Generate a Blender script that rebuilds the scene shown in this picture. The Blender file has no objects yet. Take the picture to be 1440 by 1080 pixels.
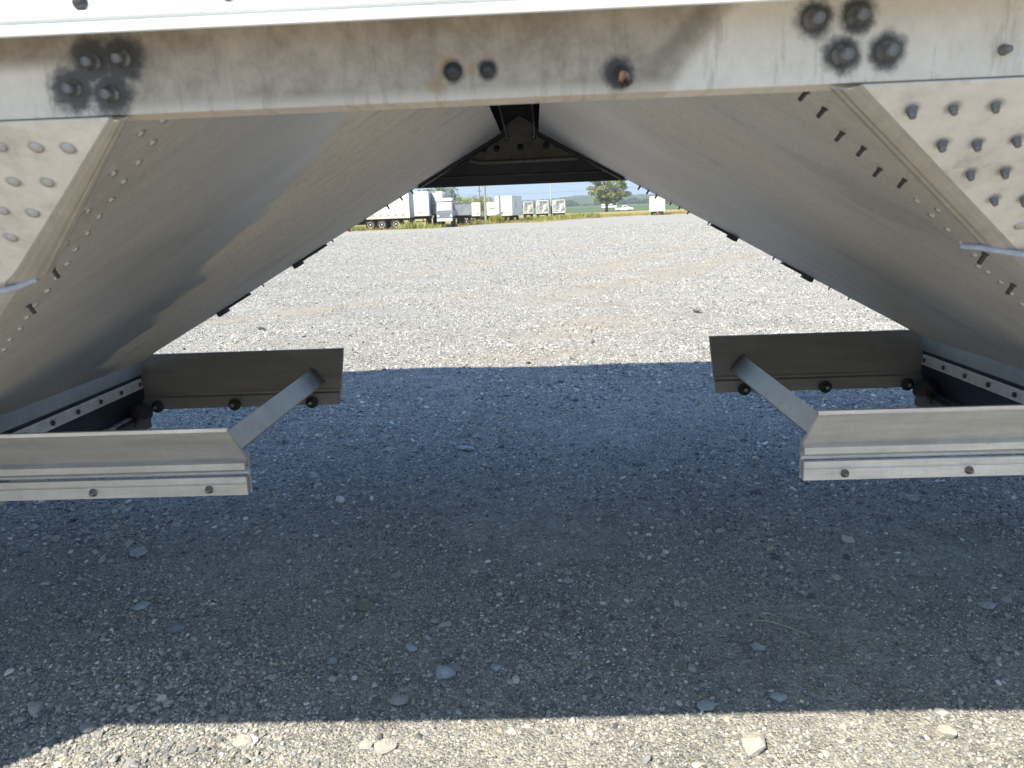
import bpy, math, random
import numpy as np
from mathutils import Vector, Matrix

random.seed(4)
rng = np.random.default_rng(7)
SC = bpy.context.scene
COL = SC.collection
R = math.radians

# ------------------------------------------------------------------ camera
cam_d = bpy.data.cameras.new('camera')
cam = bpy.data.objects.new('camera', cam_d)
COL.objects.link(cam)
cam_d.lens = 27.25
cam_d.sensor_width = 36
cam_d.clip_start = 0.05
cam_d.clip_end = 8000
cam_d.dof.use_dof = True
cam_d.dof.focus_distance = 3.6
cam_d.dof.aperture_fstop = 10
cam.matrix_world = (Matrix.Translation((0, 0, 1.15)) @ Matrix.Rotation(R(2.1), 4, 'Z')
                    @ Matrix.Rotation(R(90 - 12.5), 4, 'X') @ Matrix.Rotation(R(-2.2), 4, 'Z'))
SC.camera = cam

# ------------------------------------------------------------------ sky and sun
SUN_TRAVEL = Vector((0.50, 0.592, -1.0)).normalized()
elev = math.asin(-SUN_TRAVEL.z)
world = bpy.data.worlds.new('World')
SC.world = world
world.use_nodes = True
nt = world.node_tree
bg = nt.nodes['Background']
sky = nt.nodes.new('ShaderNodeTexSky')
sky.sky_type = 'NISHITA'
sky.sun_disc = False
sky.sun_elevation = elev
sky.sun_rotation = math.atan2(-SUN_TRAVEL.x, -SUN_TRAVEL.y)
sky.air_density = 1.0
sky.dust_density = 0.3
sky.ozone_density = 1.6
tint = nt.nodes.new('ShaderNodeMix'); tint.data_type = 'RGBA'; tint.blend_type = 'MULTIPLY'   # white balance of the sky light
tint.inputs[0].default_value = 1.0; tint.inputs[7].default_value = (0.82, 0.99, 1.30, 1)
nt.links.new(sky.outputs[0], tint.inputs[6])
cap = nt.nodes.new('ShaderNodeMix'); cap.data_type = 'RGBA'; cap.blend_type = 'DARKEN'   # keeps the hazy horizon from burning out, all round alike
cap.inputs[0].default_value = 1.0; cap.inputs[7].default_value = (1.75, 2.38, 3.25, 1)
nt.links.new(tint.outputs[2], cap.inputs[6])
nt.links.new(cap.outputs[2], bg.inputs[0])
bg.inputs[1].default_value = 0.15
sun_d = bpy.data.lights.new('sun', 'SUN')
sun_d.energy = 4.0
sun_d.angle = R(0.53)
sun_d.color = (1.0, 0.895, 0.72)
sun = bpy.data.objects.new('sun', sun_d)
COL.objects.link(sun)
sun.rotation_euler = SUN_TRAVEL.to_track_quat('-Z', 'Y').to_euler()
SC.view_settings.view_transform = 'Standard'
SC.view_settings.look = 'None'
SC.view_settings.gamma = 1
SC.view_settings.use_curve_mapping = False
SC.view_settings.exposure = 1.2
SC.cycles.max_bounces = 8
SC.cycles.diffuse_bounces = 5
SC.cycles.glossy_bounces = 4
SC.cycles.caustics_reflective = False
SC.cycles.caustics_refractive = False
SC.cycles.use_denoising = True

# ------------------------------------------------------------------ node helpers
class NB:
    """small node-building helper for one material"""
    def __init__(s, name):
        s.m = bpy.data.materials.new(name)
        s.m.use_nodes = True
        s.t = s.m.node_tree
        s.b = s.t.nodes['Principled BSDF']
        s.tc = s.t.nodes.new('ShaderNodeTexCoord')
        s.obj = s.tc.outputs['Object']
    def n(s, typ, **k):
        nd = s.t.nodes.new(typ)
        for a, v in k.items():
            setattr(nd, a, v)
        return nd
    def link(s, a, b):
        s.t.links.new(a, b)
    def val(s, sock, v):
        if hasattr(v, 'is_linked') or isinstance(v, bpy.types.NodeSocket):
            s.link(v, sock)
        else:
            sock.default_value = v
    def mapping(s, scale=(1, 1, 1), rot=(0, 0, 0), vec=None):
        m = s.n('ShaderNodeMapping')
        m.inputs['Scale'].default_value = scale
        m.inputs['Rotation'].default_value = rot
        s.link(vec or s.obj, m.inputs['Vector'])
        return m.outputs[0]
    def noise(s, scale, detail=4, rough=0.55, vec=None, dist=0):
        m = s.n('ShaderNodeTexNoise')
        m.inputs['Scale'].default_value = scale
        m.inputs['Detail'].default_value = detail
        m.inputs['Roughness'].default_value = rough
        m.inputs['Distortion'].default_value = dist
        s.link(vec or s.obj, m.inputs['Vector'])
        return m.outputs['Fac']
    def voro(s, scale, out='Distance', vec=None, feature='F1'):
        m = s.n('ShaderNodeTexVoronoi')
        m.feature = feature
        m.inputs['Scale'].default_value = scale
        s.link(vec or s.obj, m.inputs['Vector'])
        return m.outputs[out]
    def ramp(s, fac, stops):
        r = s.n('ShaderNodeValToRGB')
        e = r.color_ramp.elements
        while len(e) < len(stops):
            e.new(0.5)
        for i, (p, c) in enumerate(stops):
            e[i].position = p
            if not hasattr(c, '__len__'):
                c = (c, c, c)
            e[i].color = (*c[:3], 1)
        s.link(fac, r.inputs[0])
        return r.outputs[0]
    def mix(s, fac, a, b, mode='MIX'):
        m = s.n('ShaderNodeMix', data_type='RGBA', blend_type=mode)
        s.val(m.inputs[0], fac)
        for i, v in ((6, a), (7, b)):
            if hasattr(v, '__len__') and not isinstance(v, bpy.types.NodeSocket):
                v = (*v[:3], 1)
            s.val(m.inputs[i], v)
        return m.outputs[2]
    def math(s, op, a, b=0.0, clamp=False):
        m = s.n('ShaderNodeMath', operation=op, use_clamp=clamp)
        s.val(m.inputs[0], a)
        s.val(m.inputs[1], b)
        return m.outputs[0]
    def rng(s, v, a, b, c=0.0, d=1.0):
        m = s.n('ShaderNodeMapRange', clamp=True)
        m.interpolation_type = 'SMOOTHSTEP'
        s.link(v, m.inputs[0])
        for i, x in enumerate((a, b, c, d)):
            m.inputs[i + 1].default_value = x
        return m.outputs[0]
    def sep(s, vec=None):
        m = s.n('ShaderNodeSeparateXYZ')
        s.link(vec or s.obj, m.inputs[0])
        return m.outputs
    def bump(s, h, strength=0.3, dist=0.002):
        m = s.n('ShaderNodeBump')
        m.inputs['Strength'].default_value = strength
        m.inputs['Distance'].default_value = dist
        s.link(h, m.inputs['Height'])
        s.link(m.outputs[0], s.b.inputs['Normal'])
    def spots(s, pts, r, soft, nz=None, amt=0.4):
        """blotches with ragged edge around given object-space points"""
        out = None
        for (p, rr) in pts:
            v = s.n('ShaderNodeVectorMath', operation='DISTANCE')
            s.link(s.obj, v.inputs[0])
            v.inputs[1].default_value = p
            d = v.outputs['Value']
            if nz is not None:
                d = s.math('ADD', d, s.math('MULTIPLY', s.math('SUBTRACT', nz, 0.5), amt * rr * 2))
            f = s.rng(d, rr * (1 - soft), rr * (1 + soft), 1.0, 0.0)
            out = f if out is None else s.math('MAXIMUM', out, f)
        return out
    def fin(s, color=None, rough=None, metal=None, spec=None):
        if color is not None:
            s.val(s.b.inputs['Base Color'], (*color[:3], 1) if hasattr(color, '__len__') and not isinstance(color, bpy.types.NodeSocket) else color)
        if rough is not None: s.val(s.b.inputs['Roughness'], rough)
        if metal is not None: s.val(s.b.inputs['Metallic'], metal)
        if spec is not None: s.val(s.b.inputs['Specular IOR Level'], spec)
        return s.m

def simple(name, c, rough=0.6, metal=0.0, var=0.15, scale=8.0, bump=0.0, spec=None):
    b = NB(name)
    n = b.noise(scale, 5, 0.6)
    lo = [x * (1 - var) for x in c]
    hi = [min(1, x * (1 + var)) for x in c]
    col = b.ramp(n, [(0.3, lo), (0.7, hi)])
    if bump:
        b.bump(b.noise(scale * 9, 4), bump, 0.003)
    return b.fin(col, rough, metal, spec)

# ------------------------------------------------------------------ mesh helper
class MB:
    def __init__(s):
        s.v = []; s.f = []; s.sm = []
    def add(s, vs, fs, smooth=False):
        o = len(s.v)
        s.v += [tuple(p) for p in vs]
        for f in fs:
            s.f.append(tuple(i + o for i in f)); s.sm.append(smooth)
        return s
    def box(s, x0, x1, y0, y1, z0, z1, M=None):
        vs = [Vector((x, y, z)) for x in (x0, x1) for y in (y0, y1) for z in (z0, z1)]
        if M is not None: vs = [M @ v for v in vs]
        return s.add(vs, [(0, 1, 3, 2), (4, 6, 7, 5), (0, 4, 5, 1), (2, 3, 7, 6), (0, 2, 6, 4), (1, 5, 7, 3)])
    def quadbox(s, a, b, c, d, n):
        """slab: quad a b c d thickened along vector n"""
        n = Vector(n)
        q = [Vector(p) for p in (a, b, c, d)]
        return s.add(q + [p + n for p in q], [(0, 1, 2, 3), (7, 6, 5, 4), (0, 4, 5, 1), (1, 5, 6, 2), (2, 6, 7, 3), (3, 7, 4, 0)])
    def polyslab(s, pts, n):
        n = Vector(n); k = len(pts)
        q = [Vector(p) for p in pts]
        fs = [tuple(range(k)), tuple(range(2 * k - 1, k - 1, -1))]
        for i in range(k):
            j = (i + 1) % k
            fs.append((i, k + i, k + j, j))
        return s.add(q + [p + n for p in q], fs)
    def extrude_x(s, prof, x0, x1):
        """closed profile of (y,z) run along x"""
        k = len(prof)
        vs = [(x0, y, z) for y, z in prof] + [(x1, y, z) for y, z in prof]
        fs = [(i, (i + 1) % k, k + (i + 1) % k, k + i) for i in range(k)]
        fs += [tuple(range(k - 1, -1, -1)), tuple(range(k, 2 * k))]
        return s.add(vs, fs)
    def tube(s, pts, r, n=8, caps=True, smooth=True):
        pts = [Vector(p) for p in pts]
        rs = r if hasattr(r, '__len__') else [r] * len(pts)
        vs = []; fs = []
        for i, p in enumerate(pts):
            d = (pts[min(i + 1, len(pts) - 1)] - pts[max(i - 1, 0)]).normalized()
            u = d.cross(Vector((0, 0, 1)))
            if u.length < 0.05: u = d.cross(Vector((1, 0, 0)))
            u.normalize(); w = d.cross(u)
            for k in range(n):
                a = 2 * math.pi * k / n
                vs.append(p + (u * math.cos(a) + w * math.sin(a)) * rs[i])
        for i in range(len(pts) - 1):
            for k in range(n):
                fs.append((i * n + k, i * n + (k + 1) % n, (i + 1) * n + (k + 1) % n, (i + 1) * n + k))
        s.add(vs, fs, smooth)
        if caps:
            s.add(vs[:n], [tuple(range(n - 1, -1, -1))])
            s.add(vs[-n:], [tuple(range(n))])
        return s
    def lathe(s, prof, n=14, M=None):
        """profile of (r, h) about z"""
        vs = []; fs = []
        for r, h in prof:
            for k in range(n):
                a = 2 * math.pi * k / n
                v = Vector((r * math.cos(a), r * math.sin(a), h))
                vs.append(M @ v if M is not None else v)
        for i in range(len(prof) - 1):
            for k in range(n):
                fs.append((i * n + k, i * n + (k + 1) % n, (i + 1) * n + (k + 1) % n, (i + 1) * n + k))
        s.add(vs, fs, True)
        s.add(vs[-n:], [tuple(range(n))])
        return s
    def mesh(s, name, mat=None, fix=True):
        me = bpy.data.meshes.new(name)
        me.from_pydata([tuple(v) for v in s.v], [], s.f)
        me.polygons.foreach_set('use_smooth', s.sm)
        if mat: me.materials.append(mat)
        if fix and len(s.f) < 20000:
            import bmesh
            bm = bmesh.new(); bm.from_mesh(me)
            bmesh.ops.recalc_face_normals(bm, faces=bm.faces)
            bm.to_mesh(me); bm.free()
        me.update()
        return me
    def build(s, name, mat, parent=None, bevel=0, **tags):
        o = bpy.data.objects.new(name, s.mesh(name, mat))
        COL.objects.link(o)
        if parent is not None: o.parent = parent
        if bevel:
            bv = o.modifiers.new('edge', 'BEVEL'); bv.width = bevel; bv.segments = 2; bv.limit_method = 'ANGLE'; bv.angle_limit = R(35)
        for k, v in tags.items(): o[k] = v
        return o

def empty(name, loc, label, cat, group=None, rz=0):
    o = bpy.data.objects.new(name, None)
    COL.objects.link(o)
    o.location = loc; o.rotation_euler = (0, 0, rz)
    o['label'] = label; o['category'] = cat
    if group: o['group'] = group
    return o

def place(me, name, parent, loc, normal=(0, 0, 1), scale=1.0, spin=0.0):
    o = bpy.data.objects.new(name, me)
    COL.objects.link(o)
    if parent is not None: o.parent = parent
    q = Vector(normal).normalized().to_track_quat('Z', 'Y')
    o.matrix_local = Matrix.Translation(loc) @ q.to_matrix().to_4x4() @ Matrix.Rotation(spin, 4, 'Z') @ Matrix.Scale(scale, 4)
    return o

# ------------------------------------------------------------------ ground
def ground_h(x, y):
    """gentle unevenness of the yard near the trailer"""
    f = np.clip((26 - y) / 12, 0, 1)
    return f * (0.010 * np.sin(x * 1.7 + y * 0.6) + 0.008 * np.sin(y * 2.3 - x * 0.9 + 1.0) + 0.006 * np.sin(x * 3.9 + 2.0) * np.sin(y * 3.1))

def track_amt(x, y):
    """tyre tracks and worn sandy patches, 0..1"""
    t = np.zeros_like(x)
    for (ax, ay, bx, by, w) in ((0.4, 13.2, 5.2, 25.0, 0.34), (-0.2, 9.6, 4.8, 18.4, 0.36), (1.2, 11.2, 5.6, 18.9, .2), (-5.0, 8.2, -0.6, 11.6, 0.2), (-6.5, 30, -2.8, 30.6, 0.5), (-1.0, 6.0, 0.8, 6.5, 0.42), (-.3, 6.9, 1.2, 8.6, .45), (-6.0, 31.0, -4.2, 31.2, .5), (-3, 14, 3.5, 30, .25)):
        dx, dy = bx - ax, by - ay
        L = math.hypot(dx, dy)
        u = ((x - ax) * dx + (y - ay) * dy) / L
        d = np.abs((x - ax) * dy - (y - ay) * dx) / L + 0.12 * np.sin(u * 1.9) + 0.05 * np.sin(u * 7)
        g = np.exp(-(d / w) ** 2) * np.clip(u / 1.0, 0, 1) * np.clip((L - u) / 1.0, 0, 1)
        t = np.maximum(t, g * (0.75 + 0.25 * np.sin(u * 5.3)))
    return t

def gravel_ground_mat():
    b = NB('gravel_ground')
    big = b.noise(0.35, 5, 0.6)
    mid = b.noise(2.2, 5, 0.65)
    vc = b.voro(150, 'Color')
    vd = b.voro(150, 'Distance')
    vc2 = b.voro(60, 'Color')
    sp = b.n('ShaderNodeSeparateColor'); b.link(vc, sp.inputs[0])
    sp2 = b.n('ShaderNodeSeparateColor'); b.link(vc2, sp2.inputs[0])
    base = b.ramp(sp.outputs[0], [(0.0, (0.10, 0.11, 0.12)), (0.35, (0.275, 0.278, 0.275)), (0.7, (0.385, 0.375, 0.35)), (1.0, (0.54, 0.52, 0.475))])
    base2 = b.ramp(sp2.outputs[1], [(0.0, (0.22, 0.228, 0.238)), (0.5, (0.33, 0.325, 0.305)), (1.0, (0.44, 0.425, 0.385))])
    col = b.mix(0.45, base, base2)
    fines = b.rng(mid, 0.55, 0.75)
    col = b.mix(b.math('MULTIPLY', fines, 0.55), col, (0.31, 0.305, 0.292))
    lat = b.mix(.5, b.ramp(b.noise(9, 3, .8), [(0.36, 0.66), (0.62, 1.25)]), b.ramp(b.noise(2.6, 4, .85), [(0.4, 0.72), (0.6, 1.2)]))
    col = b.mix(1.0, col, lat, 'MULTIPLY')
    tone = b.ramp(big, [(0.3, (0.88, 0.88, 0.88)), (0.7, (1.03, 1.01, 0.97))])
    col = b.mix(1.0, col, tone, 'MULTIPLY')
    at = b.n('ShaderNodeAttribute', attribute_name='track')
    col = b.mix(b.math('MULTIPLY', at.outputs['Fac'], b.math('ADD', b.math('MULTIPLY', mid, 0.9), 0.1)), col, (0.36, 0.305, 0.235))
    h = b.math('ADD', b.math('MULTIPLY', vd, -0.8), b.math('MULTIPLY', b.noise(260, 3), 0.5))
    b.bump(h, 1.0, 0.007)
    return b.fin(col, 0.92, 0, 0.25)

M_gravel = gravel_ground_mat()

def grid_sheet(name, xs, ys, hfun, mat, attr=None, **tags):
    X, Y = np.meshgrid(xs, ys)
    Z = hfun(X, Y)
    nx, ny = len(xs), len(ys)
    v = np.stack([X, Y, Z], -1).reshape(-1, 3)
    i = np.arange(nx * ny).reshape(ny, nx)
    f = np.stack([i[:-1, :-1], i[:-1, 1:], i[1:, 1:], i[1:, :-1]], -1).reshape(-1, 4)
    me = bpy.data.meshes.new(name)
    me.from_pydata(v.tolist(), [], f.tolist())
    me.polygons.foreach_set('use_smooth', [True] * len(f))
    me.materials.append(mat)
    if attr:
        a = me.attributes.new(attr[0], 'FLOAT', 'POINT')
        a.data.foreach_set('value', attr[1](X, Y).reshape(-1).astype(np.float32))
    o = bpy.data.objects.new(name, me)
    COL.objects.link(o)
    for k, t in tags.items(): o[k] = t
    return o

xs = np.concatenate([[-400, -80, -40, -25, -18, -14], np.arange(-11, 11.01, 0.22), [14, 18, 25, 40, 80, 400]])
ys = np.concatenate([[-60, -20, -8, -4, -2, -1], np.arange(-0.5, 8, 0.11), np.arange(8, 34, 0.3), [38, 44, 52, 60, 70, 82, 95, 112, 130]])
gsheet = grid_sheet('gravel_yard', xs, ys, ground_h, M_gravel, ('track', track_amt), kind='structure')

# --- loose gravel: instanced stones, one "stuff" object
def stone_mesh(name, mat, sub=1, seed=0, flat=0.6):
    import bmesh
    r = random.Random(seed)
    bm = bmesh.new()
    bmesh.ops.create_icosphere(bm, subdivisions=sub, radius=0.5)
    cuts = [(Vector((r.gauss(0, 1), r.gauss(0, 1), r.gauss(0, 1))).normalized(), r.uniform(0.24, 0.38)) for _ in range(7 if sub < 3 else 11)]
    for v in bm.verts:
        for n, d in cuts:
            k = v.co.dot(n)
            if k > d: v.co -= n * (k - d)
        v.co *= 1 + (r.uniform(-0.07, 0.07) if sub < 3 else r.uniform(-0.015, 0.015))
        v.co.x *= 1.15; v.co.z *= flat
    me = bpy.data.meshes.new(name)
    bm.to_mesh(me); bm.free()
    me.materials.append(mat)
    return me

def stone_mat():
    b = NB('gravel_stone')
    at = b.n('ShaderNodeAttribute', attribute_name='shade', attribute_type='INSTANCER')
    f = at.outputs['Fac']
    col = b.ramp(f, [(0.0, (0.11, 0.12, 0.135)), (0.2, (0.20, 0.215, 0.235)), (0.5, (0.33, 0.332, 0.328)), (0.74, (0.42, 0.41, 0.385)), (0.9, (0.55, 0.52, 0.46)), (0.95, (0.44, 0.35, 0.25)), (1.0, (0.68, 0.68, 0.68))])
    wn = b.n('ShaderNodeAttribute', attribute_name='worn', attribute_type='INSTANCER')
    col = b.mix(b.math('MULTIPLY', wn.outputs['Fac'], .45), col, (0.37, 0.31, 0.235))
    nz = b.noise(3.0, 4)
    col = b.mix(1.0, col, b.ramp(nz, [(0.3, 0.82), (0.7, 1.12)]), 'MULTIPLY')
    return b.fin(col, 0.85, 0, 0.3)
M_stone = stone_mat()

def build_gravel():
    protos = bpy.data.collections.new('stone_shapes')
    for i in range(7):
        o = bpy.data.objects.new('stone_shape', stone_mesh('stone_shape', M_stone, 1 if i < 4 else 2, 20 + i, 0.5 + 0.08 * (i % 4)))
        protos.objects.link(o)
    P = []; S = []
    # zones: y0, y1, spacing-based count per m2, median size, max size
    for (y0, y1, dens, med, sg) in ((1.25, 2.6, 42000, 0.0043, 0.48), (2.6, 4.3, 20000, 0.0058, 0.47), (4.3, 7.2, 8000, 0.0080, 0.46), (7.2, 12, 4200, 0.0100, 0.42), (12, 20, 1700, 0.0138, 0.38), (20, 34, 560, 0.021, 0.34), (34, 56, 130, 0.033, 0.3)):
        hw0, hw1 = 0.72 * y0 + 0.35, 0.72 * y1 + 0.35
        area = (hw0 + hw1) * (y1 - y0)
        n = int(area * dens)
        y = rng.uniform(y0, y1, n); x = rng.uniform(-hw1, hw1, n)
        keep = np.abs(x) < 0.72 * y + 0.35
        x, y = x[keep], y[keep]
        s = med * np.exp(rng.normal(0, sg, len(x)))
        big = rng.uniform(0, 1, len(x)) < 0.014
        s = np.where(big & (y < 8), s * rng.uniform(1.7, 3.4, len(x)), s)
        # patches of fines with few stones, patches of coarse stones
        pt = np.sin(x * 2.1 + 1.3 * np.sin(y * 1.7)) * np.sin(y * 2.6 + 1.1 * np.sin(x * 1.9 + 2)) + 0.5 * np.sin(x * 5.3 + y * 4.1)
        s *= 1 + 0.16 * pt
        drop = (track_amt(x, y) > rng.uniform(0.1, 1.1, len(x))) | ((pt < -0.75) & (rng.uniform(0, 1, len(x)) < 0.45))
        x, y, s = x[~drop], y[~drop], s[~drop]
        s = np.clip(s, 0, 0.05)
        P.append(np.stack([x, y], 1)); S.append(s)
    P = np.concatenate(P); S = np.concatenate(S)
    z = ground_h(P[:, 0], P[:, 1]) + S * 0.10
    n = len(S)
    me = bpy.data.meshes.new('gravel')
    me.vertices.add(n)
    me.vertices.foreach_set('co', np.column_stack([P, z]).astype(np.float32).ravel())
    def attr(nm, t, data, key='value'):
        a = me.attributes.new(nm, t, 'POINT'); a.data.foreach_set(key, data)
    attr('size', 'FLOAT', S.astype(np.float32))
    rot = np.column_stack([rng.normal(0, 0.35, n), rng.normal(0, 0.35, n), rng.uniform(0, 6.28, n)]).astype(np.float32)
    attr('turn', 'FLOAT_VECTOR', rot.ravel(), 'vector')
    attr('shade', 'FLOAT', np.clip(rng.normal(0.52, 0.30, n), 0, 1).astype(np.float32))
    attr('worn', 'FLOAT', np.clip(track_amt(P[:, 0], P[:, 1]) * 1.5, 0, 1).astype(np.float32))
    attr('pick', 'INT', rng.integers(0, 7, n).astype(np.int32))
    me.materials.append(M_stone)
    ob = bpy.data.objects.new('gravel', me)
    COL.objects.link(ob)
    ob['kind'] = 'stuff'; ob['label'] = 'loose grey and beige crushed gravel covering the yard'; ob['category'] = 'gravel'
    ng = bpy.data.node_groups.new('scatter_stones', 'GeometryNodeTree')
    ng.interface.new_socket('Geometry', in_out='INPUT', socket_type='NodeSocketGeometry')
    ng.interface.new_socket('Geometry', in_out='OUTPUT', socket_type='NodeSocketGeometry')
    N = ng.nodes
    gi = N.new('NodeGroupInput'); go = N.new('NodeGroupOutput')
    iop = N.new('GeometryNodeInstanceOnPoints')
    ci = N.new('GeometryNodeCollectionInfo'); ci.inputs[0].default_value = protos
    ci.inputs['Separate Children'].default_value = True
    iop.inputs['Pick Instance'].default_value = True
    def named(nm, t):
        a = N.new('GeometryNodeInputNamedAttribute'); a.data_type = t; a.inputs[0].default_value = nm
        return [o for o in a.outputs if o.enabled and o.name == 'Attribute'][0]
    L = ng.links.new
    L(gi.outputs[0], iop.inputs['Points']); L(ci.outputs[0], iop.inputs['Instance'])
    L(named('pick', 'INT'), iop.inputs['Instance Index'])
    L(named('size', 'FLOAT'), iop.inputs['Scale'])
    e2r = N.new('FunctionNodeEulerToRotation')
    L(named('turn', 'FLOAT_VECTOR'), e2r.inputs[0]); L(e2r.outputs[0], iop.inputs['Rotation'])
    L(iop.outputs[0], go.inputs[0])
    md = ob.modifiers.new('scatter', 'NODES'); md.node_group = ng
    print('gravel stones', n)
build_gravel()

# --- single larger stones one can point at: x, y, size, tone, label
def rock_mat(name, c):
    b = NB(name)
    n = b.noise(2.5, 6, 0.65)
    col = b.ramp(n, [(0.25, [k * 0.68 for k in c]), (0.5, c), (0.75, [min(1, k * 1.22) for k in c])])
    b.bump(b.noise(9, 6, 0.7), 0.5, 0.08)
    return b.fin(col, 0.85, 0, 0.3)
RK = {k: rock_mat('rock_' + k, c) for k, c in dict(blue=(0.42, 0.46, 0.51), grey=(0.44, 0.445, 0.44), brown=(0.27, 0.24, 0.20), tan=(0.42, 0.33, 0.24), pale=(0.55, 0.52, 0.47), dark=(0.14, 0.14, 0.14)).items()}
ROCKS = [
    (-0.267, 1.773, .060, 'blue', 1.0, 'largest blue-grey wedge-shaped stone in the shade'),
    (-0.366, 1.663, .064, 'grey', .5, 'flat oval grey stone just inside the near shadow edge'),
    (-0.548, 2.111, .052, 'brown', 1.1, 'brownish angular stone in the shade left of centre'),
    (-0.136, 1.795, .040, 'blue', .8, 'small rounded stone just right of the largest wedge-shaped stone'),
    (0.072, 2.233, .042, 'blue', .7, 'smooth pale blue stone alone in the middle of the shaded gravel'),
    (0.549, 1.855, .046, 'blue', .6, 'flat blue-grey stone right of centre beside a dry straw'),
    (0.536, 1.635, .040, 'blue', .8, 'pointed blue-grey stone close to the shadow edge right of centre'),
    (0.360, 1.612, .050, 'blue', .5, 'flat bluish slab stone half across the near shadow edge'),
    (0.778, 1.848, .034, 'brown', .9, 'brown-grey stone in the shade at right, above the sunlit strip'),
    (0.855, 1.497, .046, 'pale', 1.0, 'white angular stone in the sunlit strip at right'),
    (0.434, 1.465, .072, 'pale', .7, 'long pale stone in the sunlit strip right of centre'),
    (-0.699, 1.518, .048, 'pale', .9, 'pale rounded stone in the sunlit strip at left'),
    (-0.371, 1.499, .052, 'pale', .5, 'flat pale stone in the sunlit strip left of centre'),
    (-1.443, 2.532, .072, 'grey', .4, 'long thin grey stone lying under the near left trap rail'),
    (-1.245, 2.148, .062, 'blue', .5, 'flat blue stone in the shade at far left'),
    (-0.371, 1.889, .036, 'blue', .8, 'small blue stone just behind the largest wedge-shaped stone'),
    (-0.377, 3.67, .080, 'blue', .5, 'flat stone in the shade between the two near trap rails'),
    (1.267, 2.072, .050, 'blue', .7, 'blue-grey oval stone in the shade near the right edge'),
    (1.431, 2.893, .055, 'grey', .9, 'rounded grey stone below the near right trap rail'),
    (-3.02, 8.30, .12, 'dark', .6, 'small dark stone lying on the sunlit gravel at left'),
    (1.72, 8.42, .11, 'dark', .6, 'small dark stone lying on the sunlit gravel at right'),
]
ROCKS = [r for r in ROCKS]
for i, (x, y, s, tone, fl, lab) in enumerate(ROCKS):
    me = stone_mesh('stone', RK[tone], 3, 100 + i, 0.62 * fl)
    o = bpy.data.objects.new('stone', me); COL.objects.link(o)
    o.location = (x, y, float(ground_h(np.array(x), np.array(y))) + s * 0.18)
    o.rotation_euler = (random.uniform(-.2, .2), random.uniform(-.2, .2), random.uniform(-0.6, 0.6)); o.scale = (s, s * 0.8, s)
    o['label'] = lab; o['category'] = 'stone'; o['group'] = 'single stones lying on the gravel'
mb = MB()
pts = [(0.58, 1.99, .010), (0.615, 1.985, .012), (0.66, 1.95, .011), (0.70, 1.91, .012)]
mb.tube(pts, 0.0012, 5)
mb.build('straw', simple('dry_straw', (0.5, 0.45, 0.32)), label='dry pale straw lying on the shaded gravel right of centre', category='straw')

# --- far ground: grass verge, road, crops, hills
def grass_mat(name, c1, c2, c3, sc=0.6):
    b = NB(name)
    n = b.noise(sc, 6, 0.7)
    n2 = b.noise(sc * 14, 4, 0.7)
    col = b.mix(0.45, b.ramp(n, [(0.3, c1), (0.5, c2), (0.7, c3)]), b.ramp(n2, [(0.3, c1), (0.7, c3)]))
    return b.fin(col, 0.95, 0, 0.1)
M_verge = grass_mat('dry_verge', (0.20, 0.19, 0.07), (0.36, 0.30, 0.12), (0.46, 0.36, 0.17), 0.3)
edge = [(-60, 66), (-30, 68), (-15.2, 69.4), (-12.5, 70.5), (-9.3, 69.9), (-8.2, 73.5), (-6.6, 79.2), (-3.5, 84.5), (0.6, 84.3), (4.1, 94.6), (9, 106), (14.9, 112.5), (22, 113), (40, 112), (120, 110)]
mb = MB()
vs = [(x, y, 0.006) for x, y in edge] + [(x * 2.2, 257.0, 0.006) for x, y in edge]
k = len(edge)
mb.add(vs, [(i, i + 1, k + i + 1, k + i) for i in range(k - 1)])
mb.build('grass_verge', M_verge, kind='structure')
mb = MB(); mb.box(-900, 900, 110, 4200, -0.5, -0.02)
mb.build('far_ground', M_verge, kind='structure')
mb = MB(); mb.box(-500, 500, 255, 263, -0.01, 0.05)
mb.build('country_road', simple('road_asphalt', (0.16, 0.16, 0.16), 0.9), kind='structure')
def crop_mat():
    b = NB('crop_rows')
    y = b.sep()[1]
    st = b.n('ShaderNodeTexNoise'); st.noise_dimensions = '1D'
    st.inputs['Scale'].default_value = 0.03; st.inputs['Detail'].default_value = 3
    b.link(y, st.inputs['W'])
    col = b.ramp(st.outputs['Fac'], [(0.3, (0.055, 0.085, 0.045)), (0.5, (0.09, 0.13, 0.06)), (0.62, (0.16, 0.21, 0.10)), (0.7, (0.06, 0.09, 0.045))])
    col = b.mix(0.3, col, b.ramp(b.noise(0.15, 5, 0.7), [(0.3, (0.05, 0.08, 0.04)), (0.7, (0.14, 0.19, 0.09))]))
    return b.fin(col, 0.95, 0, 0.1)
def field_h(X, Y):
    return np.clip((Y - 264) / 500, 0, 1.4) * 3.6 + 0.02
grid_sheet('crop_field', np.linspace(-420, 700, 12), np.linspace(264, 980, 26), field_h, crop_mat(), kind='structure')

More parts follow.
